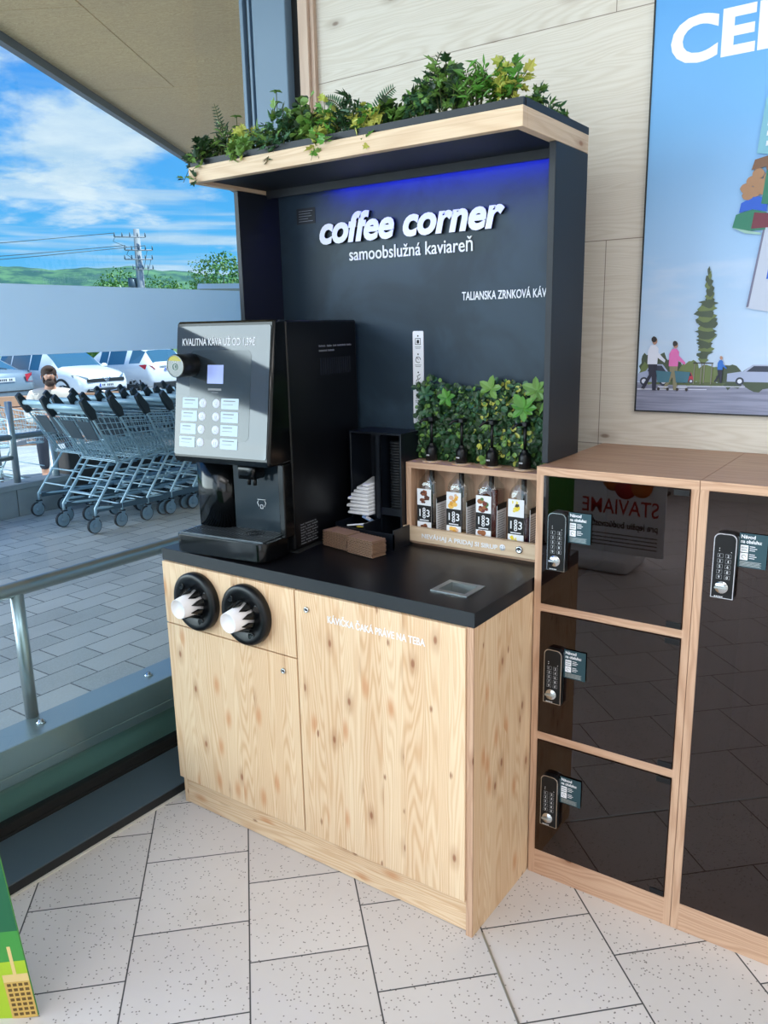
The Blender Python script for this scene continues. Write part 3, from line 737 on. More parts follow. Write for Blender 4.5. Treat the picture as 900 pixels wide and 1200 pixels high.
b = L(); b.box(-.022, 0, -.045, 0, .060, .284, 'blackgloss', bev=.004); b.build('side_pillar', cm, local=True)
b = L(); b.prism(rpoly(-.150, -.085, -.075, -.015, .012), .238, .290, 'z', 'blackgloss', smooth=True); b.tube([(-.128, -.045, .24), (-.128, -.045, .215)], .006, 'blackplastic', 10); b.tube([(-.106, -.045, .24), (-.106, -.045, .215)], .006, 'blackplastic', 10); b.build('spout', cm, local=True)
# drip tray
b = L(); b.prism(rpoly(-W_, -.015, -.135, .01, .028, 7), .006, .062, 'z', 'blackgloss', smooth=True, bev=.003); dt = b.build('drip_tray', cm, local=True)
b = L()
M['grate'] = pm('grate_metal', srgb(92, 100, 106), .35, metal=.6)
for k in range(26):
    u = -.343+k*.0122; b.box(u, u+.0052, -.118, -.006, .0622, .0655, 'grate')
for v in (-.121, -.064, -.006): b.box(-.345, -.03, v, v+.003, .062, .0655, 'grate')
b.build('grate', dt, local=True)
b = L()
for r in (.012, .02, .028): b.lathe([(r-.0015, 0), (r, .0008), (r+.0015, 0)], (-.118, -.045, .0656), ZU, 'blackgloss', 24)
b.build('cup_target', dt, local=True)

# ================================================================== ORGANISER, NAPKINS, LIDS, SLEEVES, PACKETS
M['organ'] = pm('blue_black_acrylic', srgb(12, 18, 27), .35)
og = thing('cup_lid_organiser', (-.60, -.34, .9), 'black two-bay organiser with front tray standing between machine and syrup rack', 'organiser')
OX0, OX1, OY0, OY1 = -.700, -.500, -.372, -.262
b = MB(); b.box(OX0, OX1, OY1, OY1+.006, .9005, 1.245, 'organ')
for x in (OX0, -.603, -.582, OX1-.006): b.box(x, x+.006, OY0, OY1, .9005, 1.240, 'organ', bev=.001)
b.box(-.603, -.576, OY0, OY0+.004, .97, 1.240, 'organ'); b.box(OX0, OX1, OY0, OY1+.006, 1.240, 1.246, 'organ')
b.build('upright_housing', og)
b = MB(); b.box(OX0+.006, -.603, OY0, OY1, .975, .980, 'organ'); b.box(-.576, OX1-.006, OY0, OY1, .985, .990, 'organ'); b.box(-.576, OX1-.006, OY0, OY0+.005, .990, 1.008, 'organ'); b.build('shelf', og)
b = MB(); tx0, tx1, ty0, ty1 = -.695, -.470, -.462, -.374
b.box(tx0, tx1, ty0, ty1, .9005, .906, 'organ'); b.box(tx0, tx1, ty0, ty0+.004, .906, .952, 'organ'); b.box(tx0, tx0+.004, ty0, ty1, .906, .965, 'organ'); b.box(tx1-.004, tx1, ty0, ty1, .906, .965, 'organ'); b.box(-.585, -.581, ty0, ty1, .906, .972, 'organ')
b.build('front_tray', og)
for k in range(9):
    z = .9805+k*.0115; j = [0, .004, -.003, .006, .0, .008, .002, -.002, .005][k]
    b = MB(); pts = [(-.690+j, OY0-.030+j), (-.611, OY0-.026), (-.611, OY1-.008), (-.690+j, OY1-.008)]
    if k > 5: pts[0] = (-.690+j+.016*(k-5), OY0-.020); 
    b.prism(pts, z, z+.0105, 'z', 'paper', bev=.003)
    b.build('paper_napkin', None, 'folded white paper napkin lying in the stack in the left bay of the black organiser', 'napkin', 'white napkins stacked in the organiser')
for k in range(26):
    z = .9905+k*.0088; jx = random.uniform(-.001, .001)
    MB().lathe([(.026, 0), (.0285, .001), (.0285, .0035), (.0265, .0045), (.0255, .0078), (.021, .008), (.020, .0055), (0, .0055)], (-.539+jx, -.326, z), ZU, 'slatedark', 20).build('takeaway_cup_cover', None, 'dark plastic cup lid in the tall stack in the right bay of the organiser', 'cup lid', 'cup lids stacked in the right bay')
M['kraft'] = pm('kraft_cardboard', srgb(138, 108, 86), .8, var=.1); M['kraft2'] = pm('kraft_cardboard_edge', srgb(66, 48, 38), .85)
sl = None
def zig(x0, x1, y0, y1, z, h):
    b = MB(); n = 18; top = [(x0+(x1-x0)*i/n, z+h*.35+(.0008 if i % 2 else -.0008)) for i in range(n+1)]
    V = []; 
    for (x, zz) in top:
        for (y, q) in ((y0, zz), (y0, zz+.0016), (y1, zz+.0016), (y1, zz)): V.append((x, y, q))
    F = []
    for i in range(n):
        a = 4*i
        for k in range(4): F.append((a+k, a+(k+1) % 4, a+4+(k+1) % 4, a+4+k))
    F += [(0, 1, 2, 3), (4*n+3, 4*n+2, 4*n+1, 4*n)]
    b.add(V, F, 'kraft'); b.box(x0+.003, x1-.003, y0+.003, y1-.003, z-.0011, z+.0003, 'kraft2'); return b
rs = math.radians(-9)
for pile, (cx, cy) in enumerate(((-.640, -.506), (-.524, -.532))):
    for k in range(13):
        b = zig(-.054, .054, -.028, .030, 0, .0034)
        o = b.build('cup_sleeve', None, ('corrugated cardboard cup sleeve in the pile nearer the coffee machine' if pile == 0 else 'corrugated cardboard cup sleeve in the pile nearer the syrup rack'), 'cup sleeve', 'cardboard sleeves, left pile' if pile == 0 else 'cardboard sleeves, right pile')
        o.location = (cx+random.uniform(-.002, .002), cy+random.uniform(-.002, .002), .9022+k*.0040); o.rotation_euler = (0, 0, rs)
def packet(nm, x, y, z, lx, ly, rz, ry, mat, lab, cat='sachet', mat2=None):
    R_ = Matrix.Translation((x, y, z)) @ Matrix.Rotation(rz, 4, 'Z') @ Matrix.Rotation(ry, 4, 'Y')
    b = MB(R_); b.box(-lx/2, lx/2, -ly/2, ly/2, -.0025, .0025, mat, bev=.002)
    if mat2: b.box(-lx*.2, lx*.2, -ly/2-.0002, ly/2+.0002, .0026, .0031, mat2)
    b.build(nm, None, lab, cat)
M['pkyellow'] = pm('yellow_packet', srgb(200, 180, 60), .5); M['pkblue'] = pm('blue_packet', srgb(120, 150, 190), .5)
packet('sugar_sachet', -.612, -.400, .972, .040, .026, .5, .5, 'pkblue', 'pale blue sachet leaning on top of the yellow one in the front tray', mat2='white')
packet('sugar_sachet', -.607, -.424, .954, .050, .024, .1, -.1, 'pkyellow', 'yellow sachet lying in the front tray of the organiser', mat2='pkblue')
packet('stir_stick', -.625, -.440, .960, .075, .006, .15, -.15, 'white', 'white stir stick lying across the sachets in the front tray', 'stirrer')
for k in range(5): packet('cup_sleeve', -.528+.004*k, -.42+.006*k, .914+.0052*k, .09, .05, .2+.03*k, -.1, 'kraft2', 'loose cardboard sleeve lying in the right half of the organiser tray', 'cup sleeve') if k == 0 else None

# ================================================================== SYRUP RACK AND BOTTLES
RX0, RX1, RY0, RY1 = -.497, -.026, -.350, -.262
rk = thing('syrup_rack', (-.26, -.3, .9), 'oak coloured syrup rack with a lettered front board on the worktop under the hedge', 'rack')
ZT = 1.158
for xa in (RX0, RX1-.018): MB().box(xa, xa+.018, RY0, RY1, .901, ZT-.018, 'oak_v').build('side_board', rk)
BXS = (-.430, -.324, -.222, -.116)
b = MB(); b.box(RX0, RX1, RY0, RY1, ZT-.018, ZT, 'oak_h'); b.build('top_board', rk)
MB().box(RX0+.018, RX1-.018, RY1-.006, RY1, .901, ZT-.018, 'oak_v').build('back_board', rk)
MB().box(RX0, RX1, RY0, RY1-.006, .9008, .915, 'oak_h').build('bottom_board', rk)
fb = MB().box(RX0-.012, RX1, -.366, RY0, .912, .957, 'pine_rough', bev=.001).build('front_board', rk)
lock_(MB(), -.098, .936, y=-.366, r=.011).build('lock', fb)
MB().text('NEVÁHAJ A PRIDAJ SI SIRUP', (-.430, -.3665, .9265), XR, ZU, .019, 'white', bold=.02, width=.262).build('lettering', fb, label='white lettering')
b = MB(); b.lathe([(0, 0), (.0095, 0), (.0095, .0006), (0, .0006)], (-.152, -.3663, .9345), (0, -1, 0), 'white', 20); b.tube([(-.1565, -.3672, .932), (-.154, -.3672, .929), (-.150, -.3672, .929), (-.1475, -.3672, .932)], .0008, 'grey', 4)
b.box(-.1565, -.1545, -.3674, -.3669, .936, .9385, 'grey').box(-.1495, -.1475, -.3674, -.3669, .936, .9385, 'grey'); b.build('smiley_mark', fb)
for i, x in enumerate(BXS): MB().lathe([(.0135, 0), (.030, 0), (.030, .0015), (.0135, .0015)], (x, -.305, ZT+.0002), ZU, 'pine', 32).build('hole_ring', rk, label='pale ring around a bottle neck')
LIQ = [(srgb(46, 22, 18), .925+.030, .92), (srgb(196, 140, 40), .945, .8), (srgb(74, 18, 14), 1.090, .9), (srgb(50, 16, 40), 1.02, .9)]
for i, x in enumerate(BXS):
    nm_ = ['chocolate', 'caramel', 'nut', 'vanilla'][i]
    pos = ['leftmost syrup bottle in the oak rack, chocolate pieces on its label', 'second syrup bottle from the left, amber caramel pieces on its label', 'third syrup bottle, full of dark red-brown syrup, nuts on its label', 'rightmost syrup bottle in the oak rack, yellow vanilla flower on its label'][i]
    t = thing('syrup_bottle', (x, -.305, .9155), pos, 'bottle', 'syrup bottles in the rack')
    hw = .0335
    # body lofted square -> round neck
    b = MB()
    def ring(z, r, sq):
        out = []
        for k in range(32):
            a = 2*PI*k/32; ca, sa = math.cos(a), math.sin(a); m_ = max(abs(ca), abs(sa)); q = r/m_ if sq else r
            rr_ = r*(1-sq)+min(r/m_, r*1.30)*sq
            out.append((ca*rr_, sa*rr_, z))
        return out
    def loft(b, rings, mat, cap=True):
        n = len(rings[0]); V = [p for R_ in rings for p in R_]; F = []
        for k in range(len(rings)-1):
            for j in range(n): F.append((k*n+j, k*n+(j+1) % n, (k+1)*n+(j+1) % n, (k+1)*n+j))
        if cap: F += [tuple(range(n-1, -1, -1)), tuple((len(rings)-1)*n+j for j in range(n))]
        b.add(V, F, mat, smooth=True)
    loft(b, [ring(0, hw*.92, .95), ring(.006, hw, .95), ring(.175, hw, .95), ring(.188, hw*.93, .8), ring(.205, hw*.6, .4), ring(.222, .013, 0), ring(.250, .013, 0)], 'clear')
    b.build('glass_body', t, local=True)
    lc, lt, _ = LIQ[i]; mm = pm('syrup_'+nm_, lc, .15, coat=.3)
    b = MB(); zt = lt-.9155; loft(b, [ring(.003, hw*.88, .95), ring(zt, hw*.93, .95)], mm); b.build('syrup', t, local=True)
    fy = -hw-.0012
    b = MB(); b.box(-hw+.0005, .0175, fy, fy+.001, .012, .160, 'white')
    b.box(-hw+.0005, .0175, fy-.0004, fy, .056, .108, 'postdark')
    b.text('1', (-.025, fy-.0005, .073), XR, ZU, .032, 'white', depth=.0003, bold=.015); b.text('8', (-.0135, fy-.0005, .084), XR, ZU, .024, 'white', depth=.0003, bold=.01, width=.011); b.text('8', (-.0135, fy-.0005, .067), XR, ZU, .024, 'white', depth=.0003, bold=.01, width=.011); b.text('3', (.0005, fy-.0005, .073), XR, ZU, .032, 'white', depth=.0003, bold=.015, width=.012)
    b.box(-.024, .009, fy-.0009, fy-.0004, .0595, .0625, 'white')
    fc = {0: [srgb(110, 58, 30), srgb(140, 76, 40), srgb(84, 40, 20)], 1: [srgb(226, 160, 50), srgb(240, 190, 90), srgb(222, 180, 150)], 2: [srgb(110, 40, 30), srgb(150, 90, 50), srgb(70, 110, 50)], 3: [srgb(236, 210, 50), srgb(240, 224, 110), srgb(60, 50, 30)]}[i]
    ms = [pm('print_%s_%d' % (nm_, q), c_, .5) for q, c_ in enumerate(fc)]
    rnd = random.Random(30+i)
    for (zc, nn) in ((.134, 11), (.036, 7)):
        for q in range(nn):
            ax_, az_ = rnd.uniform(-.013, .013), rnd.uniform(-.018, .018)*(1 if zc > .1 else .7); s_ = rnd.uniform(.005, .011); n_s = 5 if i in (0, 3) else 8
            rot = rnd.uniform(0, 3)
            P = [(-.0080+ax_*.85+s_*math.cos(rot+2*PI*k/n_s)*(1 if (i != 3 or k % 2) else .4), fy-.0003-.00008*q, zc+az_+s_*.8*math.sin(rot+2*PI*k/n_s)) for k in range(n_s)]
            b.add(P, [tuple(range(n_s))], ms[q % 3] if zc > .1 or i != 2 else ms[1])
    b.build('front_label', t, local=True, label='white label with black 1883 panel')
    sx = hw+.0012
    b = MB(); b.box(sx-.001, sx, -hw+.004, hw-.003, .010, .132, 'white'); b.prism([(-hw+.004, .118), (hw-.003, .118), (hw-.003, .136), (-hw+.004, .136)], sx, sx+.0004, 'x', 'postdark')
    for k in range(13): b.box(sx, sx+.0004, -hw+.008, hw-.012-.004*(k % 3), .108-k*.0072, .1095-k*.0072, 'grey')
    b.build('side_label', t, local=True)
    b = MB(); b.tube([(0, 0, .247), (0, 0, .14)], .008, 'blackplastic', 12); b.tube([(0, 0, .14), (0, 0, .01)], .0028, 'blackplastic', 8)
    b.lathe([(.0, .238), (.0155, .238), (.0155, .246)], (0, 0, 0), ZU, 'chrome', 20); b.lathe([(.0155, .246), (.018, .247), (.018, .282), (.014, .290), (.009, .294), (.009, .300)], (0, 0, 0), ZU, 'blackplastic', 24)
    b.tube([(0, 0, .298), (0, 0, .372)], .0048, 'blackplastic', 10)
    b.prism(rpoly(-.012, .012, -.014, .014, .006), .368, .380, 'z', 'blackplastic', bev=.002); b.tube([(0, -.006, .374), (-.018, -.022, .373), (-.027, -.030, .362)], [.0055, .0045, .0035], 'blackplastic', 8)
    for k in range(3): b.box(-.008+.004*k, -.006+.004*k, -.0187, -.0178, .262, .266, 'white')
    b.build('pump', t, local=True)

# ================================================================== FOLIAGE
def leaf_shape(kind):
    if kind == 'ivy': return [(0, 0), (.35, .05), (.5, .35), (.28, .45), (.45, .75), (.15, .72), (0, 1.05), (-.15, .72), (-.45, .75), (-.28, .45), (-.5, .35), (-.35, .05)]
    if kind == 'oval': return [(0, 0), (.2, .2), (.28, .5), (.2, .8), (0, 1.0), (-.2, .8), (-.28, .5), (-.2, .2)]
    if kind == 'lance': return [(0, 0), (.09, .2), (.13, .5), (.07, .8), (0, 1.0), (-.07, .8), (-.13, .5), (-.09, .2)]
    if kind == 'round': return [(0, 0), (.32, .12), (.46, .45), (.34, .8), (0, .95), (-.34, .8), (-.46, .45), (-.32, .12)]
LS = {k: leaf_shape(k) for k in ('ivy', 'oval', 'lance', 'round')}
def leaf(b, p, d, n, size, kind, mat, fold=.25, droop=.25):
    d = Vector(d).normalized(); n = Vector(n); s = d.cross(n)
    if s.length < 1e-4: s = Vector((1, 0, 0))
    s.normalize(); n = s.cross(d).normalized(); pts = LS[kind]; mid = len(pts)//2
    V = []
    for (x, y) in pts:
        V.append(Vector(p)+size*(d*y+s*x+n*(fold*abs(x)-droop*y*y)))
    h1 = list(range(0, mid+1)); h2 = list(range(mid, len(pts)))+[0]
    b.add([tuple(v) for v in V], [tuple(h1), tuple(h2)], mat)
def rvec(rnd): 
    a = rnd.uniform(0, 2*PI); z = rnd.uniform(-1, 1); q = math.sqrt(1-z*z); return Vector((q*math.cos(a), q*math.sin(a), z))
def clump(name, base, h, wx, wy, n, kind, mats, size, lab, cat, group, seed, spill=0, upb=.3):
    rnd = random.Random(seed); base = Vector(base)
    t = thing(name, base, lab, cat, group)
    st_, lf = MB(), MB()
    ns = max(5, n//9)
    for k in range(ns):
        u, v = rnd.uniform(-1, 1), rnd.uniform(-1, 1)
        tip = base+Vector((u*wx, v*wy, h*(.5+.5*rnd.random())*(1-.35*u*u)))
        if spill and rnd.random() < .38: tip = base+Vector((u*wx, -spill-rnd.uniform(0, .022), rnd.uniform(-.055, .03)))
        root = base+Vector((u*wx*.35, v*wy*.3, -.01)); mid = (root+tip)/2+Vector((0, 0, h*.18+(.03 if tip.z < base.z+.03 else 0)))
        st_.tube([root, mid, tip], [.0018, .0014, .0008], 'stem', 4)
        m = rnd.choice(mats); m2 = rnd.choice(mats)
        for q in range(n//ns):
            f = rnd.uniform(.3, 1.0); p = root*(1-f)**2+mid*2*f*(1-f)+tip*f*f
            d = rvec(rnd); d.z = d.z*.7+upb; d.y -= .15
            leaf(lf, p+d*.004, d, rvec(rnd)+Vector((0, -.4, 1.1)), size*rnd.uniform(.65, 1.2), kind, m if rnd.random() < .75 else m2)
    st_.build('stems', t); lf.build('foliage', t)
    return t
G = 'artificial plants in the canopy planter'
zb = 2.052
PL = [  # x, h, kind, mats, size, label
 (-1.055, .095, 'ivy', ['leaf', 'leafdark'], .030, 'green ivy spilling over the window end of the canopy', .07),
 (-.985, .115, 'lance', ['leafdark', 'leaf'], .030, 'dark narrow-leaved tuft next to the tall dark fern', 0),
 (-.905, .090, 'ivy', ['leaf', 'leafyellow'], .030, 'green and yellow ivy right of the tall dark fern', .07),
 (-.825, .100, 'lance', ['leafteal', 'leaf'], .034, 'blue-green feathery tuft, second feathery one from the window', 0),
 (-.750, .120, 'ivy', ['leafteal', 'leaf'], .028, 'bushy green plant below the upright thin sprig', .07),
 (-.670, .135, 'round', ['leaf', 'leafdark'], .028, 'round-leaved green plant below the wooden wall trim', 0),
 (-.595, .120, 'ivy', ['leaf', 'leafyellow', 'leafbright'], .032, 'light green lobed plant left of the yellow cascade', .07),
 (-.520, .125, 'lance', ['leafteal', 'leafdark'], .040, 'dark arching fern-like plant behind the yellow cascade', 0),
 (-.455, .085, 'ivy', ['leafyellow', 'leafyellow', 'leafbright'], .030, 'yellow-green cascade hanging lowest over the wooden band', .09),
 (-.370, .085, 'round', ['leafdark', 'leaf'], .030, 'low dark green plant right of the yellow cascade', 0),
 (-.290, .115, 'ivy', ['leaf', 'leafteal'], .030, 'leafy green plant left of the tall fern frond', .0),
 (-.215, .150, 'ivy', ['leaf', 'leafdark'], .030, 'tallest green bush, around the curled fern frond', .0),
 (-.135, .130, 'lance', ['leaf', 'leafbright'], .036, 'pointed-leaved green plant right of the tallest bush', 0),
 (-.065, .125, 'ivy', ['leafyellow', 'leafbright'], .028, 'pale yellow-green plant at the right front corner', 0),
 ]
for k, (x, h, kd, ms, sz, lab, sp) in enumerate(PL):
    clump('artificial_plant', (x, -.565, zb), h, .052, .028, 170, kd, ms, sz*.86, lab, 'artificial plant', G, 100+k, spill=(.05 if sp else 0))
for k, (x, y, lab) in enumerate(((-.035, -.46, 'small green plant on the right side of the canopy, front one'), (-.03, -.375, 'pale green plant in the middle of the right side of the canopy'), (-.035, -.30, 'low green plant at the rear right corner of the canopy'))):
    clump('artificial_plant', (x, y, zb-.005), .075-.012*k, .026, .04, 70, 'ivy' if k != 1 else 'lance', ['leaf', 'leafteal'] if k != 1 else ['leafbright', 'leafteal'], .026, lab, 'artificial plant', G, 140+k)
def fern(base, tip, bend, n, w, mat, lab):
    t = thing('fern_frond', base, lab, 'artificial fern', G); base, tip = Vector(base), Vector(tip); b = MB(); s = MB()
    mid = (base+tip)/2+Vector(bend); pts = [base*(1-f)**2+mid*2*f*(1-f)+tip*f*f for f in [k/12 for k in range(13)]]
    s.tube(pts, [.0016]*12+[.0006], 'stem', 5); s.build('stem', t)
    for k in range(n):
        f = .12+.86*k/n; p = base*(1-f)**2+mid*2*f*(1-f)+tip*f*f; d = ((tip-mid)*f+(mid-base)*(1-f)).normalized()
        sd = d.cross(Vector((.55, -.83, 0))).normalized()
        l = w*math.sin(PI*min(1, .25+.75*(1-f)))**.7*(1-f*.55)
        for q in (-1, 1): leaf(b, p, sd*q+d*.45, (.4, -.9, .1), l, 'lance', mat, .1, .05)
    b.build('leaflets', t)
fern((-1.02, -.54, 2.05), (-1.055, -.53, 2.235), (.02, 0, .01), 16, .030, 'leafdark', 'tall dark fern frond standing up near the window end')
fern((-.235, -.55, 2.06), (-.235, -.56, 2.215), (-.05, 0, .03), 16, .022, 'leafdark', 'slender frond rising from the tallest bush')
fern((-.51, -.55, 2.07), (-.600, -.56, 2.165), (.0, 0, .05), 16, .034, 'leafteal', 'arching fern frond bending left above the cascade')
fern((-.47, -.55, 2.07), (-.385, -.54, 2.165), (-.01, 0, .03), 16, .030, 'leafteal', 'arching fern frond bending right above the cascade')
for (x, z1, lab) in ((-.775, 2.215, 'thin upright sprig with whorled leaves against the blue post'), (-.935, 2.175, 'thin short sprig near the dark fern')):
    t = thing('upright_sprig', (x, -.56, 2.06), lab, 'artificial sprig', G); s = MB(); s.tube([(x, -.56, 2.06), (x, -.56, z1)], .0012, 'stem', 5); s.build('stem', t); b = MB()
    for q, zz in enumerate((z1, z1-.028)):
        for k in range(5):
            a = 2*PI*k/5+q; leaf(b, (x, -.56, zz), (math.cos(a), math.sin(a), .25), (0, 0, 1), .019-.002*q, 'oval', 'leaf')
    b.build('leaves', t)
# hedge mat behind the bottles
hd = thing('artificial_hedge', (-.27, -.255, ZT), 'dense dark green artificial hedge mat behind the syrup pumps', 'artificial hedge')
MB().box(-.492, -.030, -.262, -.248, ZT, 1.372, 'leafdark').build('backing', hd)
rnd = random.Random(5); b = MB()
for k in range(2300):
    x = rnd.uniform(-.500, -.026); z = rnd.uniform(ZT+.004, 1.395+.012*math.sin(x*25)); 
    if x > -.41 and x < -.30: z = min(z, 1.382)
    if x < -.495: z = min(z, 1.38)
    m = rnd.choice(['leafdark', 'leafdark', 'leafdark', 'leafdark', 'leafteal', 'leaf'])
    if -.30 < x < -.10 and rnd.random() < .12: m = 'leafyellow'
    d = rvec(rnd); d.y = -abs(d.y)*.5; d.z += .25
    leaf(b, (x, -.263-rnd.uniform(0, .018), z), d, (rnd.uniform(-.5, .5), -1, .5), rnd.uniform(.011, .022), rnd.choice(['round', 'oval', 'round']), m)
b.build('foliage', hd)
def rosette(base, n, size, kind, mat, lab, seed, tilt=.5):
    t = thing('leaf_sprig', base, lab, 'artificial plant', 'large-leaved sprigs in the hedge'); b = MB(); r_ = random.Random(seed)
    for k in range(n):
        a = 2*PI*k/n+r_.uniform(-.2, .2); leaf(b, base, (math.cos(a)*1.0, -.35, math.sin(a)*.8+tilt*.4), (0, -1, .4), size*r_.uniform(.75, 1.15), kind, mat, .15, .25)
    b.build('leaves', t); s = MB(); s.tube([(base[0], base[1]+.03, base[2]-.02), base], .002, 'stem', 5); s.build('stem', t)
rosette((-.125, -.300, 1.335), 8, .044, 'oval', 'leafbright', 'bright large-leaved sprig beside the right side panel', 3)
rosette((-.088, -.295, 1.385), 7, .042, 'oval', 'leaf', 'large green leaf whorl at the top right of the hedge', 4)
rosette((-.055, -.29, 1.365), 7, .050, 'lance', 'leaf', 'narrow-leaved sprig touching the right side panel', 14)
rosette((-.235, -.290, 1.385), 5, .036, 'oval', 'leaf', 'big oval leaves standing up at the top middle of the hedge', 5)
rosette((-.385, -.290, 1.355), 6, .030, 'oval', 'leafbright', 'small bright leaf whorl in the left half of the hedge', 6)
rosette((-.465, -.285, 1.365), 6, .030, 'oval', 'leafteal', 'dark leaf whorl at the top left of the hedge by the instruction sign', 8)

# ================================================================== PARCEL / BAG LOCKERS
LY = -.487
def keypad(x0, zt, parent):
    w, h = .050, .155; z0 = zt-h; LY = -.475
    k = MB(); 
    def arch(i, tp): # outline with strongly rounded top
        xa, xb = x0+i, x0+w-i; za, zb_ = z0+i, tp-i; r = (xb-xa)/2*.55; out = []
        for c, a0 in (((xb-r, zb_-r), 0), ((xa+r, zb_-r), 90)):
            for q in range(7): a = math.radians(a0+15*q); out.append((c[0]+r*math.cos(a), c[1]+r*math.sin(a)))
        out += [(xa, za), (xb, za)]; return out
    k.prism(arch(0, zt), LY-.030, LY-.0125, 'y', 'blackplastic'); k.prism(arch(.0001, zt), LY-.0315, LY-.030, 'y', 'chrome'); k.prism(arch(.0022, zt), LY-.0325, LY-.0315, 'y', 'blackplastic')
    y = LY-.0330
    for r in range(5):
        for c in range(2):
            cx, cz = x0+.0165+c*.0175, zt-.052-r*.0128
            rect_outline(k, cx-.0062, cx+.0062, cz-.0048, cz+.0048, y+.0003, .0008, 'grey', .0004)
            k.text('1234567890'[(r*2+c) % 10], (cx-.002, y-.0001, cz-.003), XR, ZU, .0085, 'white', depth=.0002)
    for q in range(2): k.box(x0+.013, x0+.0145, y, y+.0005, zt-.036-q*.0055, zt-.0345-q*.0055, 'white')
    k.box(x0+.039, x0+.0405, y, y+.0005, zt-.043, zt-.0415, 'white')
    k.lathe([(.0155, 0), (.0155, .004), (.014, .0075), (0, .0075)], (x0+.0245, LY-.0325, z0+.0285), (0, -1, 0), 'chrome', 28)
    k.box(x0+.010, x0+.039, LY-.046, LY-.040, z0+.026, z0+.031, 'alu', bev=.0015)
    for q in range(5): k.box(x0+.009+q*.004, x0+.0115+q*.004, y, y+.0005, z0+.0035, z0+.0055, 'white')
    return k.build('keypad_lock', parent, label='black keypad lock with chrome rim')
M['teal'] = pm('petrol_leaflet', srgb(28, 66, 76), .5)
def leaflet(x0, zt, parent, bold=.02):
    a = math.radians(0); k = MB(); w, h = .060, .080; y = LY-.004
    k.box(x0, x0+w, y-.001, y, zt-h, zt, 'teal'); k.box(x0-.008, x0+.002, y-.0005, y, zt-.055, zt-.010, 'grey')
    yy = y-.0012
    k.text('Návod', (x0+.004, yy, zt-.0115), XR, ZU, .0115, 'white', depth=.0003, bold=.02); k.text('na obsluhu:', (x0+.004, yy, zt-.0225), XR, ZU, .0115, 'white', depth=.0003, bold=.02, width=.044)
    for q in range(2):
        z1 = zt-.0275-q*.0185; k.box(x0+.004, x0+.0205, yy-.0003, yy, z1-.0165, z1, 'white')
        if q == 0:
            for c in range(3): rect_outline(k, x0+.006+c*.0045, x0+.0095+c*.0045, z1-.0075, z1-.0035, yy-.0003, .0007, 'teal', .0003)
            k.box(x0+.006, x0+.018, yy-.0006, yy-.0003, z1-.0125, z1-.011, 'teal')
        else: k.tube([(x0+.012+.004*math.cos(t*.5), yy-.0004, z1-.0085+.004*math.sin(t*.5)) for t in range(11)], .0005, 'teal', 4)
        for c in range(3): k.box(x0+.0235, x0+.035+.004*(c % 2), yy-.0002, yy, z1-.003-c*.0045, z1-.0016-c*.0045, 'white')
    for c in range(5): k.box(x0+.004, x0+.050-.003*(c % 2), yy-.0002, yy, zt-.0665-c*.0026, zt-.0653-c*.0026, 'alu')
    k.build('leaflet', parent, label='small petrol leaflet with white print')
HL = 1.205
def locker(x0, x1, doors, lab):
    t = thing('locker_cabinet', ((x0+x1)/2, -.25, 0), lab, 'locker')
    yb, yf = -.004, -.483
    MB().box(x0, x0+.020, yf, yb, .0, HL-.022, 'oak_v').build('side_board', t); MB().box(x1-.018, x1, yf, yb, 0, HL-.022, 'oak_v').build('side_board', t)
    MB().box(x0, x1, yf, yb, HL-.022, HL, 'oak_top').box(x0, x1, yf-.0006, yf, HL-.022, HL, 'oak_h').build('top_board', t)
    MB().box(x0+.020, x1-.018, yb-.008, yb, .0, HL-.022, 'oak_v').build('back_board', t)
    MB().box(x0+.020, x1-.018, yf, yf+.018, 0.0, .066, 'oak_h').build('plinth', t)
    MB().box(x0+.020, x1-.018, yf, yb-.008, .066, .081, 'oak_h').build('bottom_board', t)
    for k in range(len(doors)-1):
        z1 = doors[k][0]; z0 = doors[k+1][1]; MB().box(x0+.020, x1-.018, yf, yb-.008, z0+.001, z1-.001, 'oak_h').build('shelf', t)
    for (z0, z1, ztop) in doors:
        d = MB().box(x0+.0215, x1-.0195, LY, LY+.005, z0+.001, z1-.001, 'smoked').build('glass_door', t)
        for (za, zc) in ((z1-.017, z1-.003), (z0+.003, z0+.017)): MB().box(x1-.056, x1-.020, LY-.003, LY+.008, za, zc, 'blackplastic', bev=.001).build('hinge_clip', d)
        keypad(x0+.044, ztop, d); leaflet(x0+.095, ztop+.003, d)
    return t
locker(.004, .4135, [(.833, 1.183, 1.092), (.456, .810, .716), (.082, .431, .340)], 'oak coloured locker with three stacked smoked glass doors beside the counter')
locker(.4150, .8245, [(.082, 1.183, 1.092)], 'oak coloured locker with one tall smoked glass door at the right edge')

# ================================================================== WALL POSTER
def postermat():
    m, T, b = newmat('printed_sky'); tc = T.node('ShaderNodeTexCoord'); X, Y, Z = T.sep(tc.outputs['Object'])
    c = T.ramp(T.math('DIVIDE', T.math('SUBTRACT', Z, 1.38), 1.1), [(0, srgb(192, 212, 236)), (.3, srgb(158, 194, 232)), (.65, srgb(112, 174, 228)), (1, srgb(78, 152, 216))])
    n = T.noise(T.comb(T.math('MULTIPLY', X, 3), 0, T.math('MULTIPLY', Z, 12)), 1.5, 4)
    c = T.mix(T.math('MULTIPLY', T.math('MULTIPLY', T.smooth(n, .45, .7), T.math('LESS_THAN', Z, 1.75)), .35), c, srgb(205, 216, 236))
    r = T.noise(T.comb(T.math('MULTIPLY', X, 4), 0, T.math('MULTIPLY', Z, 90)), 1.5, 3)
    road = T.mix(T.smooth(r, .35, .65), srgb(118, 122, 146), srgb(142, 146, 172))
    c = T.mix(T.math('LESS_THAN', Z, 1.393), c, road)
    T.link(c, b.inputs['Base Color']); b.inputs['Roughness'].default_value = .45; return m
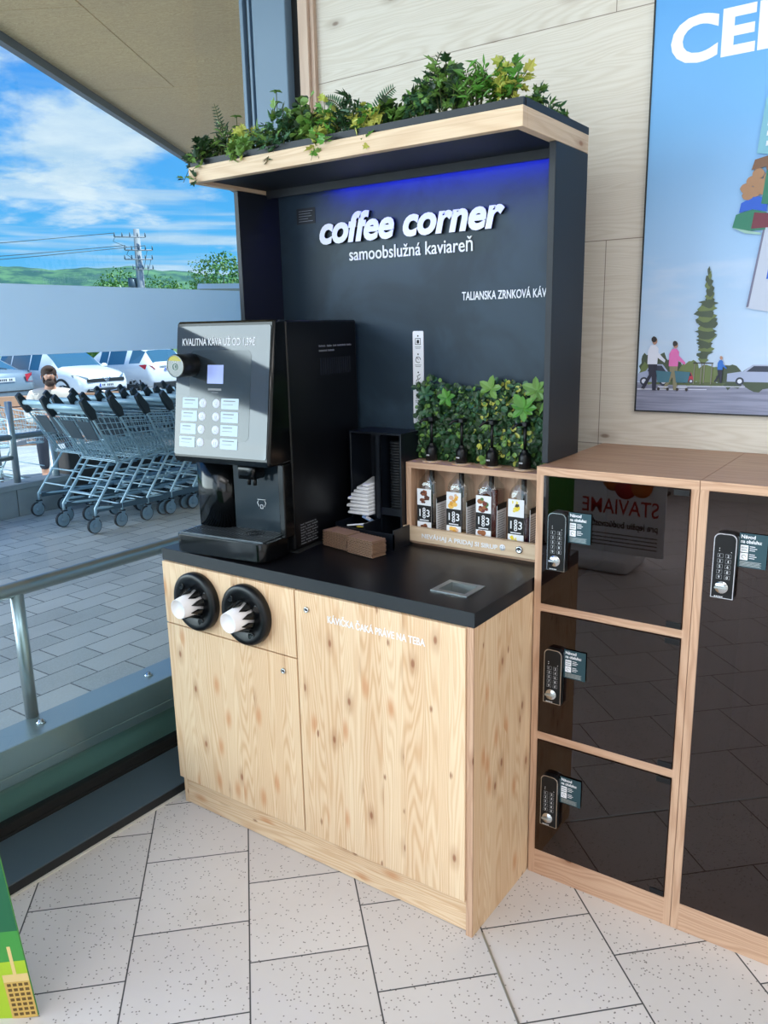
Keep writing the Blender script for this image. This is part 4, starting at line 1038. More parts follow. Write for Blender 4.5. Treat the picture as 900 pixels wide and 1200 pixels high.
M['pposter'] = postermat()
ps = thing('wall_poster', (.7, -.01, 1.31), 'large printed photo banner of a car park with blue sky on the timber wall', 'poster')
PX0, PX1, PZ0, PZ1 = .1025, 1.55, 1.312, 2.75
MB().box(PX0, PX1, -.012, 0, PZ0, PZ1, 'pposter').build('banner', ps)
MB().box(PX0-.004, PX0, -.014, 0, PZ0-.004, PZ1, 'slatedark').box(PX0-.004, PX1, -.014, 0, PZ0-.004, PZ0, 'slatedark').build('frame', ps)
MB().text('CEN', (.148, -.0122, 2.236), XR, ZU, .150, 'white', depth=.0004, bold=.035, width=.340).build('headline', ps, label='large white capitals')
def pr(name, c, var=0.0): return pm('print_'+name, c, .5, var=var)
c_tree, c_tree2, c_grass = pr('hedge_dark', srgb(66, 80, 62), .25), pr('hedge_light', srgb(104, 120, 72), .25), pr('verge', srgb(84, 98, 62), .2)
yp = [-.0121]
def lay():
    yp[0] -= .00006; return yp[0]
def blob(b, cx, cz, rx, rz, mat, rnd, n=26, jag=.2):
    y = lay(); b.add([(cx+rx*math.cos(2*PI*k/n)*(1+rnd.uniform(-jag, jag)), y, cz+rz*math.sin(2*PI*k/n)*(1+rnd.uniform(-jag, jag))) for k in range(n)], [tuple(range(n))], mat)
def poly(b, pts, mat):
    y = lay(); b.add([(x, y, z) for x, z in pts], [tuple(range(len(pts)))], mat)
rnd = random.Random(9); b = MB()
for (cx, cz, rx, rz, m) in ((.125, 1.44, .028, .040, c_tree), (.165, 1.43, .032, .045, c_tree), (.205, 1.425, .03, .035, c_tree), (.25, 1.42, .03, .035, c_tree2), (.125, 1.42, .025, .03, c_tree2), (.30, 1.415, .04, .03, c_tree2), (.36, 1.413, .035, .032, c_tree), (.43, 1.41, .05, .032, c_tree), (.52, 1.41, .05, .035, c_tree2), (.62, 1.412, .06, .04, c_tree), (.75, 1.41, .08, .04, c_tree2), (.90, 1.41, .09, .045, c_tree), (1.08, 1.41, .1, .04, c_tree2), (1.27, 1.41, .1, .045, c_tree), (1.44, 1.41, .1, .04, c_tree2)):
    cx = max(cx, PX0+rx*1.18); cx = min(cx, PX1-rx*1.2); blob(b, cx, max(cz, 1.394+0*rz), rx, rz, m, rnd)
b.build('printed_hedge', ps)
b = MB(); c_car = pr('car_body', srgb(160, 172, 204)); c_cd = pr('car_glass', srgb(46, 54, 74)); c_red = pr('car_red', srgb(190, 60, 80)); c_w = pr('shirt_white', srgb(214, 220, 238)); c_navy = pr('trousers', srgb(34, 36, 58)); c_pink = pr('pink_top', srgb(216, 110, 180)); c_khaki = pr('khaki', srgb(130, 126, 100)); c_skin = pr('skin', srgb(170, 130, 110)); c_blue = pr('blue_coat', srgb(40, 110, 200)); c_hair = pr('hair', srgb(40, 34, 34)); c_tr = pr('trolley', srgb(60, 110, 130)); c_pole = pr('stake', srgb(130, 128, 120))
# verge and road lines
poly(b, [(.15, 1.388), (.34, 1.388), (.35, 1.396), (.16, 1.400)], c_grass)
poly(b, [(PX0+.001, 1.372), (.30, 1.376), (.30, 1.378), (PX0+.001, 1.375)], c_w); poly(b, [(.22, 1.384), (.40, 1.386), (.40, 1.388), (.22, 1.386)], c_w)
def car2(x0, x1, z0, h, body, flip=False):
    L_ = x1-x0; f = (lambda t: x1-t*L_) if flip else (lambda t: x0+t*L_)
    poly(b, [(f(0), z0+.15*h), (f(0), z0+.55*h), (f(.25), z0+.68*h), (f(.38), z0+h), (f(.75), z0+h), (f(.95), z0+.6*h), (f(1), z0+.5*h), (f(1), z0+.15*h)], body)
    poly(b, [(f(.29), z0+.66*h), (f(.40), z0+.94*h), (f(.72), z0+.94*h), (f(.86), z0+.66*h)], c_cd)
    for t in (.2, .8):
        y = lay(); b.add([(f(t)+.2*h*math.cos(a*PI/8), y, z0+.18*h+.2*h*math.sin(a*PI/8)) for a in range(16)], [tuple(range(16))], c_cd)
        y = lay(); b.add([(f(t)+.11*h*math.cos(a*PI/8), y, z0+.18*h+.11*h*math.sin(a*PI/8)) for a in range(16)], [tuple(range(16))], c_w)
car2(PX0+.001, .198, 1.386, .060, c_car); car2(.232, .262, 1.394, .03, c_red); car2(.352, .52, 1.392, .055, c_car)
b.build('printed_cars', ps)
b = MB()
# sapling with stakes
poly(b, [(.289, 1.395), (.2915, 1.395), (.290, 1.66), (.2875, 1.66)], c_pole)
for k in range(26):
    f = k/26; z = 1.462+f*.245; w = (.004+.021*math.sin(PI*min(1, .12+f*.9))**.8)*(1 if f < .62 else .55); blob(b, .2885+rnd.uniform(-.004, .004), z, w, .011, c_tree if k % 3 else c_tree2, rnd, 14, .35)
for x in (.262, .281, .309): poly(b, [(x, 1.392), (x+.0025, 1.392), (x+.0035, 1.452), (x+.001, 1.452)], c_pole)
poly(b, [(.260, 1.449), (.314, 1.449), (.314, 1.452), (.260, 1.452)], c_hair)
b.build('printed_sapling', ps)
b = MB()
def walker(x, z0, h, top, legs, face, lean=0):
    poly(b, [(x-.030*h*10/10, z0), (x-.024*h, z0-.002), (x+.01*h, z0+.48*h), (x-.07*h, z0+.5*h)], legs) if 0 else None
    poly(b, [(x-.20*h, z0+.02*h), (x-.14*h, z0+.0*h), (x+.02*h, z0+.30*h), (x+.06*h, z0+.5*h), (x-.09*h, z0+.5*h), (x-.06*h, z0+.28*h)], legs)
    poly(b, [(x+.02*h, z0-.02*h), (x+.09*h, z0-.02*h), (x+.09*h, z0+.5*h), (x-.03*h, z0+.5*h)], legs)
    poly(b, [(x-.10*h, z0+.48*h), (x+.09*h, z0+.48*h), (x+.10*h, z0+.78*h), (x+.04*h, z0+.85*h), (x-.05*h, z0+.84*h), (x-.10*h, z0+.74*h)], top)
    poly(b, [(x+.06*h, z0+.74*h), (x+.24*h, z0+.56*h), (x+.23*h, z0+.51*h), (x+.04*h, z0+.64*h)], top)
    blob(b, x+.02*h, z0+.92*h, .048*h, .07*h, c_skin, rnd, 14, .03); blob(b, x+.005*h, z0+.95*h, .05*h, .055*h, face, rnd, 14, .1)
walker(.146, 1.374, .150, c_w, c_navy, c_hair); walker(.206, 1.376, .135, c_pink, c_khaki, c_hair); walker(.333, 1.398, .072, c_blue, c_navy, c_skin)
for x in (.175, .228): poly(b, [(x-.012, 1.395), (x+.020, 1.395), (x+.026, 1.425), (x-.018, 1.428)], c_tr); poly(b, [(x-.010, 1.380), (x+.020, 1.380), (x+.020, 1.383), (x-.010, 1.383)], c_w); blob(b, x-.008, 1.376, .004, .005, c_hair, rnd, 10, 0); blob(b, x+.018, 1.376, .004, .005, c_hair, rnd, 10, 0)
b.build('printed_shoppers', ps)
# shopping stack on the poster: bag with boxes, potatoes, bottle pack
b = MB(); c_bag = pr('bag_white', srgb(184, 194, 214)); c_bag2 = pr('bag_edge', srgb(110, 112, 140)); c_gb = pr('green_box', srgb(40, 120, 96)); c_gt = pr('green_box_side', srgb(150, 190, 180)); c_bb = pr('blue_box', srgb(30, 90, 200)); c_pot = pr('potato', srgb(164, 124, 92)); c_pot2 = pr('potato_dark', srgb(120, 86, 64)); c_pack = pr('bottle_pack', srgb(120, 180, 200)); c_maroon = pr('maroon', srgb(110, 40, 60))
poly(b, [(.388, 1.597), (.415, 1.80), (.50, 1.83), (.60, 1.83), (.62, 1.58), (.45, 1.585)], c_bag); poly(b, [(.388, 1.599), (.415, 1.80), (.420, 1.80), (.394, 1.60)], c_bag2)
poly(b, [(.432, 1.67), (.440, 1.745), (.52, 1.76), (.52, 1.68)], c_bb)
poly(b, [(.338, 1.806), (.345, 1.838), (.385, 1.848), (.42, 1.838), (.42, 1.795), (.38, 1.795)], c_gb); poly(b, [(.338, 1.806), (.380, 1.795), (.41, 1.788), (.41, 1.783), (.372, 1.789)], c_gt); poly(b, [(.385, 1.80), (.46, 1.80), (.46, 1.83), (.39, 1.84)], c_maroon)
poly(b, [(.352, 1.842), (.356, 1.866), (.390, 1.882), (.42, 1.87), (.42, 1.84), (.385, 1.848)], c_bb)
for (x, z) in ((.372, 1.885), (.366, 1.902), (.388, 1.892), (.380, 1.918), (.398, 1.91), (.392, 1.935), (.41, 1.895), (.42, 1.925)): blob(b, x, z, .015, .013, c_pot if (x*1000) % 2 < 1 else c_pot2, rnd, 16, .08)
poly(b, [(.375, 1.945), (.382, 1.970), (.46, 1.985), (.46, 1.84), (.43, 1.84), (.41, 1.95)], c_pot2); poly(b, [(.405, 1.86), (.412, 1.94), (.47, 1.96), (.47, 1.85)], c_gb)
poly(b, [(.385, 1.985), (.397, 2.11), (.41, 2.14), (.55, 2.16), (.56, 1.99), (.42, 1.978)], c_pack)
for k in range(5): poly(b, [(.405, 2.0+.024*k), (.414, 2.0+.024*k), (.415, 2.012+.024*k), (.406, 2.012+.024*k)], c_w)
b.build('printed_shopping', ps)

# ================================================================== DISPLAY BOARD at the lower left, and the poster stand behind
dbd = thing('display_board', (-.9, -1.55, 0), 'green printed display board with a yellow crate picture at the lower left edge', 'display board')
Mb = Matrix.Translation((-.722, -1.60, 0)) @ Matrix.Rotation(math.radians(36), 4, 'Z') @ Matrix.Rotation(math.radians(-5), 4, 'Y')
g1, g2, g3 = pm('print_dark_green', srgb(20, 98, 62), .5), pm('print_mid_green', srgb(62, 146, 62), .5), pm('print_lime', srgb(166, 196, 40), .5); gy, gy2, gd = pm('print_crate', srgb(222, 194, 130), .6, var=.08), pm('print_crate_yellow', srgb(206, 170, 90), .6), pm('print_crate_hole', srgb(100, 74, 30), .7)
b = MB(Mb); b.box(-.60, 0, 0, .005, .004, 1.0, g2); b.build('panel', dbd)
b = MB(Mb)
def dq(x0, x1, z0, z1, mat, o=0): b.box(x0, x1, -.0006-o, 0, z0, z1, mat)
dq(-.60, 0, .004, .16, g3); dq(-.60, 0, .16, .24, g2); dq(-.60, 0, .24, 1.0, g1)
b.build('printed_face', dbd)
b = MB(Mb)
dq(-.034, -.026, .11, .20, gy, .0005); dq(-.06, .0, .105, .125, gy, .0006); dq(-.06, 0, .004, .105, gy2, .0007)
for r in range(7):
    for c in range(4): dq(-.0135-.0135*c, -.0045-.0135*c, .012+r*.0135, .0195+r*.0135, gd, .0012)
b.build('printed_crate', dbd)
# free-standing info board behind the camera (seen mirrored in the smoked glass)
sb = thing('info_stand', (.35, -3.6, 0), 'white info board reading STAVIAME, mirrored in the upper smoked glass door', 'info board')
c_rd = pm('print_red', srgb(190, 40, 40), .5)
b = MB(); bx0, bx1, by = -1.32, -.52, -3.55
b.box(bx0, bx1, by-.02, by, .10, 1.25, 'white'); b.build('board', sb)
b = MB(); LX = (-1, 0, 0)
b.text('STAVIAME', (-.56, by+.001, .36), LX, ZU, .14, c_rd, bold=.006, width=.50); b.text('pre lepšiu budúcnosť našich detí', (-.56, by+.001, .27), LX, ZU, .06, 'postdark', bold=.02, width=.66)
for k in range(4): b.box(-1.16, -.56, by, by+.001, .22-k*.025, .228-k*.025, 'grey')
b.build('lettering', sb)
b = MB(); rnd = random.Random(2)
for k in range(7):
    a = k*.9; cx, cz = -.75+.12*math.cos(a), .62+.09*math.sin(a); b.lathe([(0, 0), (.07, .001), (0, .002)], (cx, by+.0005+.0004*k, cz), (0, 1, 0), c_rd if k % 2 else pm('print_orange%d' % k, srgb(220, 120, 50), .5), 16)
b.box(-1.30, -1.12, by, by+.001, .3, 1.2, g2); b.build('printed_flowers', sb)
MB().box(-1.15, -.69, by-.22, by+.16, .001, .10, 'white', bev=.03).build('foot', sb)
# expansion strip in the floor
MB(Matrix.Translation((0, -.767, 0)) @ Matrix.Rotation(math.radians(-45), 4, 'Z')).box(0.02, 2.6, -.003, .003, 0, .0022, 'alu').build('expansion_strip', None, 'narrow metal strip in the joint of the tiles, starting at the cabinet corner', 'floor strip')

# ================================================================== OUTSIDE: LOW WALL, RAILING
M['concrete'] = pm('concrete_block', srgb(168, 170, 168), .85, var=.1); M['concrete2'] = pm('dark_concrete', srgb(84, 76, 72), .85, var=.1)
lw = thing('low_wall', (-5.85, .5, 0), 'low grey block wall with a cap along the far side of the trolley bay', 'wall')
b = MB()
for k in range(9): b.box(-5.96, -5.78, -3.10+.56*k, -3.10+.56*k+.552, -.01, .235, 'concrete', bev=.004)
b.build('blocks', lw); MB().box(-5.99, -5.76, -3.1, 1.92, .235, .285, 'concrete', bev=.006).build('cap', lw)
dw = MB(); dw.box(-6.0, -5.80, 1.93, 5.6, -.15, .50, 'concrete2', bev=.01); dw.build('planter_wall', None, 'dark brown low wall behind the nested trolley rows', 'wall')
br = thing('trolley_bay_railing', (-5.86, .5, .285), 'steel tube railing with two rails standing on the low block wall', 'railing')
for y in (-2.5, -.55, 1.44): MB().tube([(-5.86, y, .285), (-5.86, y, 1.00)], .030, 'alu', 12).build('post', br)
MB().tube([(-5.86, 1.82, .0), (-5.86, 1.82, .66)], .034, 'alu', 12).build('post', br)
MB().tube([(-5.86, -3.0, .69), (-5.86, 1.95, .69)], .027, 'alu', 12).build('rail', br); MB().tube([(-5.86, -3.0, .51), (-5.86, 1.44, .51)], .022, 'alu', 12).build('rail', br)

# ================================================================== SHOPPING TROLLEYS
M['handle'] = pm('trolley_handle_grey', srgb(176, 204, 214), .3); M['handleblk'] = pm('trolley_handle_end', srgb(26, 34, 38), .35); M['tyre'] = pm('caster_tyre', srgb(40, 44, 48), .6); M['hub'] = pm('caster_hub', srgb(150, 168, 178), .4); M['flap'] = pm('child_seat_flap', srgb(60, 72, 80), .5)
def make_trolley(label, group):
    t = thing('shopping_trolley', (0, 0, 0), label, 'shopping trolley', group)
    # local: +y forward (nesting direction), x lateral
    wr = .0026
    RT, RB, FT, FB = (.02, .93), (.22, .545), (.86, .86), (.80, .60)   # (y,z) rear top, rear bottom, front top, front bottom
    WRt, WRb, WFt, WFb = .265, .235, .205, .175
    b = MB()
    def lerp(a, c, f): return a+(c-a)*f
    for s_ in (-1, 1):
        n = 16
        for k in range(n+1):
            f = k/n; b.tube([(s_*lerp(WRt, WFt, f), lerp(RT[0], FT[0], f), lerp(RT[1], FT[1], f)), (s_*lerp(WRb, WFb, f), lerp(RB[0], FB[0], f), lerp(RB[1], FB[1], f))], wr, 'steel', 4, cap=False)
        for k in range(8):
            g = k/7; b.tube([(s_*lerp(WRt, WRb, g), lerp(RT[0], RB[0], g), lerp(RT[1], RB[1], g)), (s_*lerp(WFt, WFb, g), lerp(FT[0], FB[0], g), lerp(FT[1], FB[1], g))], wr*1.3 if k else .006, 'steel', 4, cap=False)
    for k in range(9):
        f = k/8; b.tube([(lerp(-WFt, WFt, f), FT[0], FT[1]), (lerp(-WFb, WFb, f), FB[0], FB[1])], wr, 'steel', 4, cap=False)
        b.tube([(lerp(-WRb, WRb, f), RB[0], RB[1]), (lerp(-WFb, WFb, f), FB[0], FB[1])], wr, 'steel', 4, cap=False)
    for k in range(8):
        f = k/7; b.tube([(-lerp(WRb, WFb, f), lerp(RB[0], FB[0], f), lerp(RB[1], FB[1], f)), (lerp(WRb, WFb, f), lerp(RB[0], FB[0], f), lerp(RB[1], FB[1], f))], wr*1.2, 'steel', 4, cap=False)
        g = k/7
        b.tube([(-lerp(WFt, WFb, g), lerp(FT[0], FB[0], g), lerp(FT[1], FB[1], g)), (lerp(WFt, WFb, g), lerp(FT[0], FB[0], g), lerp(FT[1], FB[1], g))], wr if k else .006, 'steel', 4, cap=False)
    b.build('basket', t, local=True)
    b = MB()  # hinged rear gate with child seat flaps
    for k in range(13):
        f = k/12; b.tube([(lerp(-WRt, WRt, f)*.97, RT[0]+.012, RT[1]-.02), (lerp(-WRb, WRb, f)*.97, RB[0]+.01, RB[1]+.01)], wr, 'steel', 4, cap=False)
    for g in (0.03, .5, .97): b.tube([(-lerp(WRt, WRb, g)*.97, lerp(RT[0], RB[0], g)+.012, lerp(RT[1], RB[1], g)), (lerp(WRt, WRb, g)*.97, lerp(RT[0], RB[0], g)+.012, lerp(RT[1], RB[1], g))], wr*1.6, 'steel', 4, cap=False)
    gt = b.build('rear_gate', t, local=True)
    for s_ in (-1, 1):
        b = MB(); V = []
        for (g, xx0, xx1) in ((.12, .02, .20), (.52, .02, .18)):
            for xx in (xx0, xx1): V.append((s_*xx, lerp(RT[0], RB[0], g)-.004, lerp(RT[1], RB[1], g)))
        V += [(x, y+.006, z) for x, y, z in V]; b.add(V, [(0, 1, 3, 2), (4, 6, 7, 5), (0, 2, 6, 4), (1, 5, 7, 3), (0, 4, 5, 1), (2, 3, 7, 6)], 'flap'); b.build('seat_flap', gt, local=True)
    b = MB()
    for s_ in (-1, 1):
        b.tube([(s_*.215, .0, .135), (s_*.215, .0, .20), (s_*.205, .27, .535), (s_*.18, .80, .59)], .011, 'steel', 7)
        b.tube([(s_*.205, .27, .535), (s_*.262, .03, .91), (s_*.268, -.01, .985)], .009, 'steel', 6)
        b.tube([(s_*.215, .0, .20), (s_*.19, .30, .175), (s_*.15, .74, .165)], .011, 'steel', 7); b.tube([(s_*.19, .30, .36), (s_*.175, .78, .34)], .006, 'steel', 5)
        b.prism([(-.0+.02, .165), (.74, .145), (.74, .185), (.02, .205)], s_*.205-.006, s_*.205+.006, 'x', 'steeldark')
    for (y, z, w) in ((.07, .285, .212), (.30, .175, .19), (.16, .40, .209), (.74, .165, .15), (.27, .535, .205), (.5, .17, .17)): b.tube([(-w, y, z), (w, y, z)], .007, 'steel', 6)
    b.build('frame', t, local=True)
    MB().tube([(-.24, -.015, 1.0), (.24, -.015, 1.0)], .021, 'handle', 10).build('handle_bar', t, local=True)
    for s_ in (-1, 1):
        b = MB(); b.prism([(-.075, 1.055), (-.04, 1.085), (.045, .985), (.06, .915), (.01, .905), (-.045, .985)], s_*.245, s_*.283, 'x', 'handleblk', bev=.006); b.build('handle_end', t, local=True)
    b = MB(); b.prism([(-.03, 1.018), (.02, 1.02), (.09, .955), (.04, .945)], -.235, .235, 'x', 'handle', bev=.006); b.build('handle_shroud', t, local=True)
    b = MB(); b.prism(rpoly(.07, .19, .60, .645, .01), .83, .865, 'y', 'whiteplastic'); b.build('front_plate', t, local=True)
    for (x, y) in ((-.215, 0), (.215, 0), (-.15, .74), (.15, .74)):
        b = MB(); r = .0625; cy = y-.022
        b.lathe([(.022, -.013), (.055, -.014), (r, -.010), (r, .010), (.055, .014), (.022, .013)], (x, cy, r), (1, 0, 0), 'tyre', 20, mats=['hub', 'tyre', 'tyre', 'tyre', 'hub'])
        b.lathe([(0, -.016), (.02, -.016), (.02, .016), (0, .016)], (x, cy, r), (1, 0, 0), 'hub', 12)
        for s_ in (-1, 1): b.prism([(cy-.014, r-.01), (cy+.014, r-.01), (y+.018, .132), (y-.018, .132)], x+s_*.018, x+s_*.021, 'x', 'hub')
        b.box(x-.022, x+.022, y-.02, y+.02, .130, .140, 'tyre', bev=.003); b.build('caster', t, local=True)
    return t
ORD = ['nearest', 'second', 'third', 'fourth', 'fifth', 'sixth', 'seventh', 'eighth']
tr0 = make_trolley('steel shopping trolley at the near end of the row closest to the window', 'shopping trolleys nested in the row by the window')
tr0.location = (-4.85, 1.36, 0)
for k in range(1, 8): dup(tr0, (-4.85-.006*k+random.uniform(-.008, .008), 1.36+.262*k, 0), 0, '%s steel shopping trolley of the row closest to the window' % ORD[k])
for k in range(7): dup(tr0, (-5.42-.004*k, 1.49+.262*k, 0), 0, '%s steel shopping trolley of the far row beside the low wall' % ORD[k], 'shopping trolleys nested in the row by the low wall')
for (x, y, rz, lab) in ((-7.6, 2.05, -1.45, 'steel shopping trolley beyond the railing at the left edge, front one'), (-7.9, 1.75, -1.45, 'steel shopping trolley beyond the railing at the left edge, rear one')):
    dup(tr0, (x, y, gz(x)), rz, lab, 'shopping trolleys beyond the railing')

# ================================================================== CARS
M['tyreblack'] = pm('car_tyre', srgb(30, 32, 34), .7); M['rim'] = pm('alloy_rim', srgb(190, 196, 200), .3, metal=.5); M['carglass'] = pm('car_window', srgb(70, 110, 130), .08, spec=1.0, coat=.4); M['trimblack'] = pm('car_plastic', srgb(40, 44, 46), .6); M['redlight'] = pm('tail_light', srgb(200, 40, 60), .25); M['lamp'] = pm('head_light', srgb(120, 134, 144), .12, spec=.9); M['plate'] = pm('number_plate', srgb(225, 228, 232), .4); M['plateblue'] = pm('plate_band', srgb(40, 80, 190), .4)
M['paintwhite'] = pm('white_car_paint', srgb(236, 240, 242), .25, coat=.5); M['paintsilver'] = pm('silver_blue_paint', srgb(140, 158, 170), .3, metal=.3, coat=.4)
def make_car(name, paint, st, width, wheels, label, wr=.33):
    """st: stations along x (rear->front): (x, z_low, z_belt, z_roof, w_low, w_belt, w_roof, kind) kind: glass class for the span to the next station"""
    t = thing(name, (0, 0, 0), label, 'car'); rings = []
    for (x, zl, zb_, zr, wl, wb, wf_, kd) in st:
        h = []
        for (w, z) in ((0, zl), (wl*.85, zl), (wl, zl+.07), (wb, zl+(zb_-zl)*.45), (wb*1.0, zl+(zb_-zl)*.8), (wb*.965, zb_), (wf_*1.0, zr-.05 if zr > zb_+.08 else zb_+(zr-zb_)*.5), (wf_*.82, zr-.008), (0, zr)): h.append((w, z))
        ring = [(x, -w, z) for w, z in h]+[(x, w, z) for w, z in reversed(h[1:-1])]
        rings.append(ring)
    n = len(rings[0]); V = [p for r in rings for p in r]
    body, side, scr = [], {-1: [], 1: []}, {'F': [], 'R': []}
    for k in range(len(rings)-1):
        kd = st[k][7]
        for j in range(n):
            f = (k*n+j, k*n+(j+1) % n, (k+1)*n+(j+1) % n, (k+1)*n+j)
            jj = j if j < 8 else 15-j  # mirrored index
            if kd in 'SD' and jj == 5: side[-1 if j < 8 else 1].append(f)
            elif kd in 'FR' and jj in (6, 7): scr[kd].append(f)
            else: body.append(f)
    body += [tuple(range(n)), tuple((len(rings)-1)*n+j for j in reversed(range(n)))]
    def mk(nm, fs, mat, sm=True):
        if not fs: return
        used = sorted({v for f in fs for v in f}); mp = {v: i for i, v in enumerate(used)}
        b = MB(); b.add([V[v] for v in used], [tuple(mp[v] for v in f) for f in fs], mat, smooth=sm); return b.build(nm, t, local=True)
    mk('body', body, paint); mk('side_windows', side[-1], 'carglass', False); mk('side_windows', side[1], 'carglass', False); mk('windscreen', scr['F'], 'carglass', False); mk('rear_window', scr['R'], 'carglass', False)
    for x in wheels:
        for s_ in (-1, 1):
            y = s_*(width/2-.09)
            b = MB(); b.lathe([(wr+.075, 0), (wr+.075, .012), (wr+.01, .012), (wr+.01, 0)], (x, s_*(width/2-.012), wr), (0, s_, 0), 'trimblack', 28); b.build('wheel_arch', t, local=True)
            b = MB(); b.lathe([(.21, .02), (wr-.03, .03), (wr, 0.02), (wr, .2), (wr-.04, .22)], (x, y+s_*.10, wr), (0, -s_, 0), 'tyreblack', 28); b.lathe([(0, .035), (.2, .035), (.215, .03), (.22, .05), (0, .12)], (x, y+s_*.125, wr), (0, -s_, 0), 'trimblack', 24); wh = b.build('wheel', t, local=True)
            b = MB()
            for q in range(5):
                a = 2*PI*q/5; ca, sa = math.cos(a), math.sin(a); yy = y+s_*.098
                b.add([(x+.05*sa*1-.03*ca*0, yy, wr-.05*ca) if 0 else (x+.03*ca-.035*sa, yy, wr+.03*sa+.035*ca), (x+.03*ca+.035*sa, yy, wr+.03*sa-.035*ca), (x+.21*ca+.03*sa, yy, wr+.21*sa-.03*ca), (x+.21*ca-.03*sa, yy, wr+.21*sa+.03*ca)], [(0, 1, 2, 3)], 'rim')
            b.lathe([(.205, 0), (.222, .004), (.222, 0)], (x, y+s_*.096, wr), (0, s_, 0), 'rim', 24); b.build('rim', wh, local=True)
    return t
def plate(t, x, z, y, nx, w=.52, tilt=0, txt=''):
    b = MB(); xa, xb = (x, x+.012) if nx > 0 else (x-.012, x); b.box(xa, xb, y-w/2, y+w/2, z-.055, z+.055, 'plate', bev=.004)
    xx = xb if nx > 0 else xa; s_ = 1 if nx > 0 else -1
    b.box(xx, xx+.001*s_, (y-w/2) if nx > 0 else (y+w/2-.045), (y-w/2+.045) if nx > 0 else (y+w/2), z-.05, z+.05, 'plateblue')
    for k in range(7): b.box(xx, xx+.001*s_, y-.17+.055*k, y-.135+.055*k, z-.03, z+.03, 'trimblack') if k != 2 else None
    b.build('number_plate', t, local=True)
# white crossover seen from its front (forward = +x)
Q = [(-2.10, .55, .85, .95, .80, .80, .66, 'B'), (-2.05, .30, .95, 1.02, .84, .86, .70, 'R'), (-1.85, .26, .98, 1.50, .86, .89, .64, 'D'), (-1.2, .24, .97, 1.60, .87, .90, .66, 'B'), (-1.15, .24, .97, 1.60, .87, .90, .66, 'S'), (-.25, .24, .96, 1.61, .87, .90, .66, 'B'), (-.20, .24, .96, 1.61, .87, .90, .66, 'S'), (.25, .24, .95, 1.56, .87, .90, .64, 'F'), (.72, .24, .95, 1.30, .87, .90, .70, 'F'), (1.02, .24, .96, 1.06, .87, .90, .74, 'B'), (1.6, .25, .90, .98, .87, .88, .70, 'B'), (1.95, .26, .80, .87, .82, .84, .62, 'B'), (2.12, .30, .66, .74, .72, .74, .5, 'B'), (2.17, .42, .56, .62, .6, .62, .4, 'B')]
q = make_car('car', 'paintwhite', Q, 1.80, (-1.32, 1.32), 'white crossover car parked facing the window, behind the seated man')
for s_ in (-1, 1):
    b = MB(); b.add([(2.02, s_*.70, .70), (1.80, s_*.845, .76), (1.72, s_*.855, .84), (1.90, s_*.76, .83), (2.06, s_*.52, .75), (2.09, s_*.55, .70)], [(0, 1, 2, 3), (0, 3, 4, 5)], 'lamp'); b.M = Matrix.Identity(4)
    for v in b.bm.verts: v.co.x += .035; v.co.y += s_*.012
    b.build('headlight', q, local=True)
    b = MB(); b.ball((.80, s_*1.0, 1.02), .07, .11, .075, 'paintwhite'); b.tube([(.78, s_*.88, .98), (.8, s_*.96, 1.0)], .025, 'trimblack', 6); b.build('wing_mirror', q, local=True)
b = MB(); b.box(2.12, 2.185, -.62, .62, .62, .72, 'trimblack', bev=.01); b.tube([(2.19, -.12, .74), (2.19, 0, .62), (2.19, .12, .74)], .018, 'chrome', 6); b.lathe([(.05, 0), (.062, .01), (.05, .02)], (2.185, 0, .69), (1, 0, 0), 'chrome', 18); b.box(2.188, 2.197, -.07, .07, .678, .702, 'chrome'); b.build('grille', q, local=True)
b = MB(); b.prism([(-.72, .30), (-.62, .44), (.62, .44), (.72, .30)], 2.14, 2.19, 'x', 'trimblack'); b.tube([(2.2, -.62, .42), (2.21, 0, .34), (2.2, .62, .42)], .02, 'chrome', 6); b.build('lower_intake', q, local=True)
b = MB(); b.box(-2.0, 1.9, -.90, -.86, .22, .36, 'trimblack', bev=.01); b.box(-2.0, 1.9, .86, .90, .22, .36, 'trimblack', bev=.01); b.build('sill_trim', q, local=True)
b = MB()
for x in (-1.18, -.22): b.box(x-.01, x+.03, -.905, -.895, .45, .96, 'trimblack')
b.build('door_gap', q, local=True); plate(q, 2.19, .53, 0, 1)
q.location = (-21.3, 12.0, -.42); q.rotation_euler = (0, 0, .02)
# white small crossover seen from behind (forward = +x in local, turned to -x)
J_ = [(-2.08, .45, .62, .70, .70, .72, .6, 'B'), (-2.04, .30, .78, .86, .80, .84, .66, 'B'), (-1.96, .26, .98, 1.06, .84, .87, .62, 'R'), (-1.62, .25, 1.02, 1.42, .86, .89, .58, 'D'), (-1.1, .24, 1.00, 1.54, .86, .90, .62, 'B'), (-.85, .24, .98, 1.56, .86, .88, .62, 'S'), (-.02, .24, .95, 1.57, .86, .88, .62, 'B'), (.03, .24, .95, 1.57, .86, .88, .62, 'S'), (.45, .24, .94, 1.50, .86, .88, .62, 'F'), (1.0, .24, .96, 1.14, .86, .90, .72, 'B'), (1.6, .26, .92, 1.0, .84, .88, .68, 'B'), (1.95, .28, .74, .84, .76, .78, .55, 'B'), (2.05, .40, .56, .64, .6, .62, .4, 'B')]
j = make_car('car', 'paintwhite', J_, 1.76, (-1.27, 1.27), 'white compact crossover car parked with its rear towards the window beside the machine')
